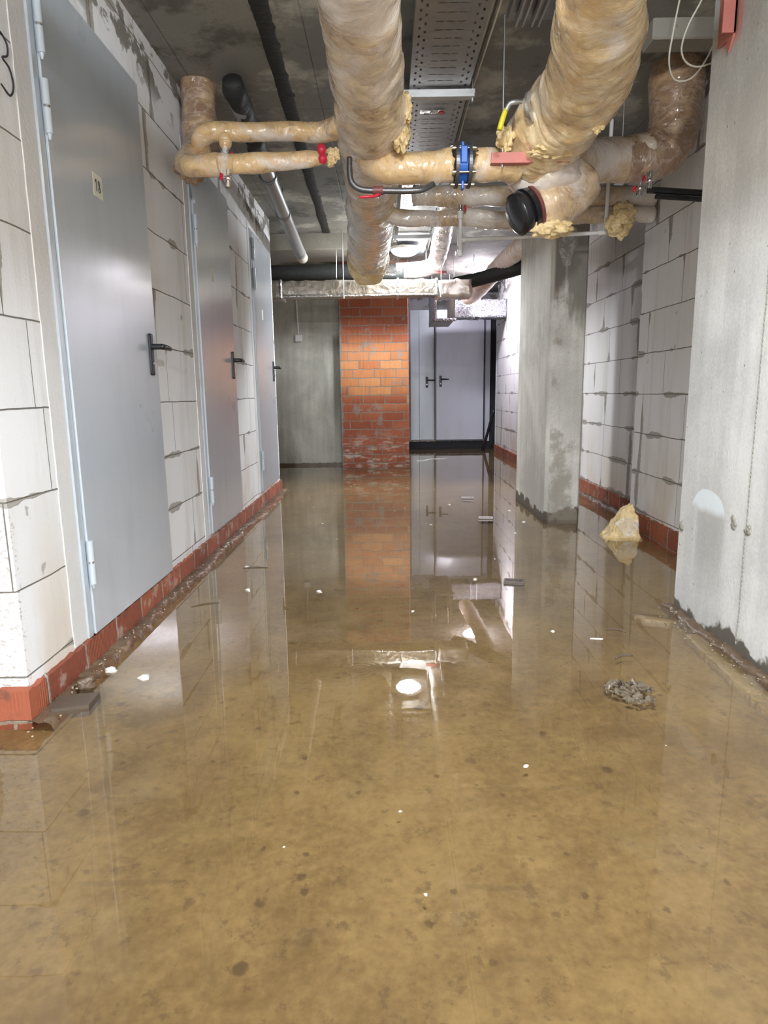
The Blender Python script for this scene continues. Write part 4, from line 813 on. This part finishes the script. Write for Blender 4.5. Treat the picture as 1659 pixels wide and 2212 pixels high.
# ------------------------------------------------------------------ small fittings
J = thing('junction_box', 'small white junction box with a thin conduit on the grey concrete wall', 'junction box', (-1.07, 8.3, 1.575))
MB().box(-0.042, 0.042, -0.034, -0.001, -0.042, 0.042, 0.006, 2).box(-0.036, 0.036, -0.038, -0.033, -0.036, 0.036, 0.003).build('box_body', m_white_pl, J)
MB().cyl((0.0, -0.014, 0.04), (-0.012, -0.014, 0.5), 0.010).build('conduit', m_white_pl, J)
RB = thing('steel_angle', 'short red primed angle steel fixed high on the near pillar', 'bracket', (1.19, 2.49, 2.07))
MB().box(-0.012, -0.004, -0.055, 0.055, 0, 0.34, 0.001).box(-0.05, -0.004, -0.055, -0.047, 0, 0.34, 0.001).build('angle', m_primer, RB)
MB().add([(-0.009, -0.05, 0.0), (-0.009, 0.0, 0.0), (-0.009, -0.02, -0.045), (-0.002, -0.05, 0), (-0.002, 0, 0), (-0.002, -0.02, -0.045)], [[0, 1, 2], [3, 5, 4], [0, 2, 5, 3], [1, 4, 5, 2], [0, 3, 4, 1]], None, False).build('torn_tip', m_primer, RB)
CL = thing('cable_loop', 'two thin white cable loops hanging beside the top of the near pillar', 'cable', (1.2, 2.75, 2.2))
for k, pts_ in enumerate((((1.24, 2.72, 2.44), (1.20, 2.74, 2.33), (1.16, 2.75, 2.25), (1.138, 2.75, 2.17), (1.155, 2.75, 2.125), (1.20, 2.75, 2.105), (1.26, 2.74, 2.115)), ((1.16, 2.82, 2.44), (1.13, 2.82, 2.25), (1.122, 2.82, 2.15), (1.15, 2.82, 2.09), (1.20, 2.80, 2.085), (1.24, 2.78, 2.13), (1.27, 2.76, 2.2)))):
    wire('loop', [rel(CL, p) for p in pts_], 0.0035, m_cable, CL, 8, 0.015)
for k, (a, b, lb) in enumerate((((-0.46, 6.60, 2.26), (-0.465, 6.60, 1.99), 'thin wire hanging left of the duct rod'), ((1.27, 3.75, 2.43), (1.27, 3.75, 2.1), 'thin rod hanging behind the branch pipe'), ((0.80, 7.9, 2.43), (0.80, 7.9, 2.12), 'thin rod hanging from the far ceiling beside the bracket'), ((1.02, 7.8, 2.43), (1.02, 7.8, 2.10), 'thin rod hanging from the far ceiling left of the second lamp'))):
    tag(wire('hanging_rod', [a, b], 0.0035, m_steel), lb, 'rod')
# stick leaning in the far doorway
tag(tube(MB(), [(1.52, 10.35, -0.02, .022), (1.60, 10.3, 0.3, .022), (1.675, 10.25, 0.62, .022)], seg=14, step=0.05).build('rubber_hose', m_rubber), 'black hose leaning in the dark far doorway', 'hose')
# ------------------------------------------------------------------ floor debris
WL = MB()
bm = bmesh.new(); bmesh.ops.create_cube(bm, size=1)
for v in bm.verts:
    x, y, z = v.co
    if z > 0: v.co = Vector((0.045 + x * 0.045, 0.03 + y * 0.03, 0.205 - (0.03 if x < 0 else 0)))
    else: v.co = Vector((x * 0.245, y * 0.13, -0.02))
bmesh.ops.subdivide_edges(bm, edges=bm.edges[:], cuts=14, use_grid_fill=True)
for v in bm.verts:
    p = v.co.copy(); v.co += Vector((mn.noise(p * 14), mn.noise(p * 14 + Vector((5, 0, 0))), mn.noise(p * 14 + Vector((0, 5, 0))))) * 0.022 + Vector((mn.noise(p * 50), mn.noise(p * 50 + Vector((5, 0, 0))), mn.noise(p * 50 + Vector((0, 5, 0))))) * 0.008
o = WL.bm(bm).build('wool_scrap', m_wool); o.location = (1.455, 3.98, 0)
tag(o, 'yellow wedge of mineral wool sitting in the water against the right wall', 'insulation')
wf = film_strip('film_patch', [(0.0, -0.072, 0.13), (0.01, -0.085, 0.07), (0.02, -0.095, 0.02)], 0.10, o, 5)
m_lid = plain('muddy_lid', (0.12, 0.095, 0.08), 0.35); m_lid2 = plain('pale_lid', (0.62, 0.60, 0.60), 0.3)
def lid(x, y, rz, L, W_, m, mt, label):
    t = thing('floating_lid', label, 'lid', (x, y, 0.002), rz, 'flat lids floating in the water')
    MB().box(-L / 2, L / 2, -W_ / 2, W_ / 2, -0.008, 0.003, 0.002).build('base', m, t)
    MB().box(-L / 2, L / 2, -W_ / 2, -W_ / 2 + .006, 0.003, 0.010).box(-L / 2, L / 2, W_ / 2 - .006, W_ / 2, 0.003, 0.010).box(-L / 2, -L / 2 + .006, -W_ / 2 + .006, W_ / 2 - .006, 0.003, 0.010).box(L / 2 - .006, L / 2, -W_ / 2 + .006, W_ / 2 - .006, 0.003, 0.010).build('rim', mt, t)
    MB().cyl((L * .3, 0, 0.003), (L * .3, 0, 0.008), 0.006).build('stud', m_rubber, t)
lid(0.60, 3.0, -0.25, 0.095, 0.055, m_lid, m_lid, 'brown flat lid floating nearest the camera, left of the middle pillar foot')
lid(0.705, 4.6, -0.1, 0.10, 0.055, m_lid, m_lid2, 'white rimmed flat lid floating, middle one of three')
lid(0.685, 5.5, -0.15, 0.10, 0.06, m_lid, m_lid2, 'flat lid floating farthest away before the far doors')
# clump of wet flakes
mb = MB(); rs = random.Random(5)
for i in range(120):
    a = rs.uniform(0, 2 * PI); r_ = 0.062 * math.sqrt(rs.random()); c = Vector((r_ * math.cos(a) * 1.1, r_ * math.sin(a) * 0.75, rs.uniform(-.004, .016 * (1 - r_ / .07) + .004)))
    if i > 95: c = Vector((rs.uniform(-.03, .05), -0.075 + rs.uniform(-.014, .014), rs.uniform(-.003, .004)))
    d = Vector((rs.uniform(-1, 1), rs.uniform(-1, 1), rs.uniform(-.5, .5))).normalized() * rs.uniform(.008, .018); e = d.orthogonal().normalized().lerp(Vector((0, 0, 1)), .3) * rs.uniform(.004, .009)
    mb.add([c - d - e, c + d - e * .5, c + d * .7 + e, c - d * .6 + e * 1.2, c - d - e + Vector((0, 0, .002)), c + d - e * .5 + Vector((0, 0, .002)), c + d * .7 + e + Vector((0, 0, .003)), c - d * .6 + e * 1.2 + Vector((0, 0, .002))], [[0, 1, 2, 3], [4, 7, 6, 5], [0, 4, 5, 1], [1, 5, 6, 2], [2, 6, 7, 3], [3, 7, 4, 0]], None, False)
m_flake = plain('wet_flake', (0.15, 0.12, 0.085), 0.15, var=0.5)
o = mb.build('debris_clump', m_flake); o.location = (0.725, 1.86, 0); tag(o, 'clump of wet grey brown flakes in the water near the near pillar', 'debris', kind='stuff')
# broken slab and rubble at the left plinth
def shard(name, poly, z0, z1, m, label, cat, loc_, rz=0, tilt=0, seed=0):
    n = len(poly); V = [(a, b, z0) for a, b in poly] + [(a + 0.003 * mn.noise(Vector((a * 50, b * 50, seed))), b, z1) for a, b in poly]
    f = [list(range(n))[::-1], [n + i for i in range(n)]] + [[i, (i + 1) % n, n + (i + 1) % n, n + i] for i in range(n)]
    o = MB().add(V, f, None, False).build(name, m); o.location = loc_; o.rotation_euler = (tilt, 0, rz); return tag(o, label, cat)
m_slab = plain('brown_slab', (0.10, 0.075, 0.055), 0.5, bump=0.4)
shard('broken_slab', [(-0.055, -0.03), (0.045, -0.045), (0.075, 0.035), (0.0, 0.05), (-0.04, 0.045)], -0.03, 0.006, m_slab, 'flat dark broken slab lying beside the left plinth corner', 'rubble', (-0.945, 1.80, 0.004), 0.4)
def rock(name, loc_, r, m, label, seed, sz=.6):
    o = MB().sphere((0, 0, 0), r, 1.1, 0.9, sz, sub=3, disp=0.7, fr=6, seed=seed).build(name, m); o.location = loc_; return tag(o, label, 'rubble')
rock('mortar_chunk', (-0.965, 1.93, 0.008), 0.030, m_wet_mortar, 'pale crumbly mortar chunk behind the broken slab', 3)
rock('mortar_chunk', (-0.93, 2.04, 0.002), 0.016, m_band, 'small white mortar chunk farther along the left plinth', 7)
# ragged mortar crust beside the near pillar
mb = MB(); n = 140; V = []
for i in range(n + 1):
    t = i / n; y = 2.30 - 0.95 * t; xe = 1.095 - 0.055 * t + 0.018 * mn.noise(Vector((y * 9, 3, 0))) + 0.010 * mn.noise(Vector((y * 45, 3, 0)))
    V += [(xe - 0.002, y, -0.03), (xe, y, 0.0035 + 0.002 * mn.noise(Vector((y * 30, 0, 0)))), (xe + 0.035 + .012 * mn.noise(Vector((y * 20, 8, 0))), y, 0.002), (xe + 0.075, y, -0.006), (xe + 0.09, y, -0.03)]
f = []
for i in range(n):
    for k in range(4): a = i * 5 + k; f.append([a, a + 1, a + 6, a + 5])
m_crust = concrete('sandy_crust', (0.20, 0.14, 0.07), (0.38, 0.29, 0.16), streak=0, rough=0.45)
tag(mb.add(V, f).build('mortar_crust', m_crust), 'thin ragged sandy crust breaking the water along the near pillar', 'mortar')
mb = MB(); V = []; c = Vector((1.06, 2.48, 0))
V.append(c + Vector((0, 0, 0.004)))
for i in range(60):
    a = 2 * PI * i / 60; r_ = (0.045 + 0.012 * mn.noise(Vector((math.cos(a) * 2, math.sin(a) * 2, 3))) + .005 * mn.noise(Vector((math.cos(a) * 9, math.sin(a) * 9, 3))))
    V.append(c + Vector((math.cos(a) * r_ * 1.6, math.sin(a) * r_ * .9 - math.cos(a) * .03, 0.0015)))
for i in range(60): V.append(V[1 + i] * 1 + Vector((0, 0, -0.03)))
f = [[0, 1 + i, 1 + (i + 1) % 60] for i in range(60)] + [[1 + i, 61 + i, 61 + (i + 1) % 60, 1 + (i + 1) % 60] for i in range(60)]
tag(mb.add(V, f).build('mortar_crust', m_crust), 'pale separate patch of crust in front of the near pillar corner', 'mortar')
# foam scum line near the brick pier
mb = MB(); pth = catmull([(0.40, 8.62, 0, 0), (0.50, 8.70, 0, 0), (0.58, 8.86, 0, 0), (0.72, 8.90, 0, 0), (0.83, 8.98, 0, 0)], 0.012)
for i, (p_, _) in enumerate(pth): mb.sphere((p_.x, p_.y + random.uniform(-.02, .02), 0.002), random.uniform(.006, .013), 1.6, 1.6, .5, sub=1)
tag(mb.build('foam_line', m_white_pl), 'thin line of white scum on the water right of the brick pier', 'foam', kind='stuff')
mb = MB(); rs = random.Random(11)
for i in range(230):
    y = 1.6 + 4.6 * rs.random() ** 1.1; mb.sphere((-1.012 + 0.02 + rs.random() ** 2 * 0.05, y, rs.uniform(0.0, 0.010)), rs.uniform(.001, .0042), 1, 1, .7, sub=1, disp=.9, seed=i)
tag(mb.build('mortar_crumbs', plain('wet_crumb', (0.40, 0.33, 0.23), 0.2, var=0.4)), 'glistening mortar crumbs strewn along the left plinth edge', 'rubble', kind='stuff')
mb = MB()
for i in range(220):
    y = 1.3 + 1.3 * rs.random(); mb.sphere((1.19 - 0.012 - rs.random() ** 1.5 * 0.10, y, rs.uniform(-0.004, 0.010)), rs.uniform(.0015, .005), 1, 1, .7, sub=1, disp=.4, seed=i)
tag(mb.build('mortar_crumbs', plain('dark_crumb', (0.28, 0.22, 0.15), 0.2, var=0.5)), 'wet crumbs along the foot of the near pillar', 'rubble', kind='stuff')
# floating crumbs: countable, one object each
m_foam = plain('white_foam', (0.85, 0.83, 0.78), 0.6)
proto = None; rs = random.Random(3)
spots = [(-0.319, 2.892, .012), (-0.657, 2.928, .012), (-0.75, 3.35, .008), (0.02, 1.28, .003), (0.06, 1.04, .003), (0.95, 4.45, .013), (0.93, 4.9, .010), (0.42, 3.06, .010), (-0.8, 1.98, .016), (0.33, 1.45, .006), (0.1, 2.6, .006), (0.62, 2.35, .007), (0.82, 4.1, .007), (0.5, 5.2, .010), (0.3, 4.4, .007)]
for i in range(15): spots.append((rs.uniform(-0.7, 0.9), rs.uniform(1.0, 6.5), rs.uniform(.001, .0017)))
spots = [(x, y, r_ if r_ > .0025 else r_ * (0.7 + .45 * y)) for x, y, r_ in spots]
for i, (x, y, r_) in enumerate(spots):
    if proto is None:
        proto = MB().sphere((0, 0, 0), 1, 1.3, 0.9, 0.6, sub=2, disp=0.7, fr=5, seed=2).build('foam_crumb', m_foam); o = proto
        tag(o, 'tiny white crumb floating on the brown water', 'crumb', 'white crumbs scattered on the water')
    else: o = proto.copy(); COL.objects.link(o)
    o.location = (x, y, 0.001); o.scale = (r_, r_, r_); o.rotation_euler = (0, 0, rs.uniform(0, 6))
tag(shard('foam_sliver', [(-0.022, -0.002), (0.02, -0.004), (0.026, 0.001), (-0.018, 0.003)], -0.002, 0.002, m_foam, 'thin white sliver floating below the middle pillar reflection', 'crumb', (0.76, 2.27, 0.001), -0.1), None)
# dark twigs on the water
tw = None
for k, (x, y, rz, L) in enumerate(((-0.70, 3.32, 0.1, .13), (-0.80, 2.72, .5, .12), (0.86, 2.35, -0.3, .07), (0.80, 2.10, .4, .07))):
    o = wire('twig', [(-L / 2, 0, 0), (0, 0.01, 0.002), (L / 2, -0.004, 0)], 0.0028, m_slab, None, 6, 0.01); o.location = (x, y, 0.001); o.rotation_euler = (0, 0, rz)
    tag(o, ['dark straw floating beside the second door', 'dark straw floating beside the far edge of the nearest door', 'short dark straw left of the pale crust patch', 'short bent straw above the wet flake clump'][k], 'twig')
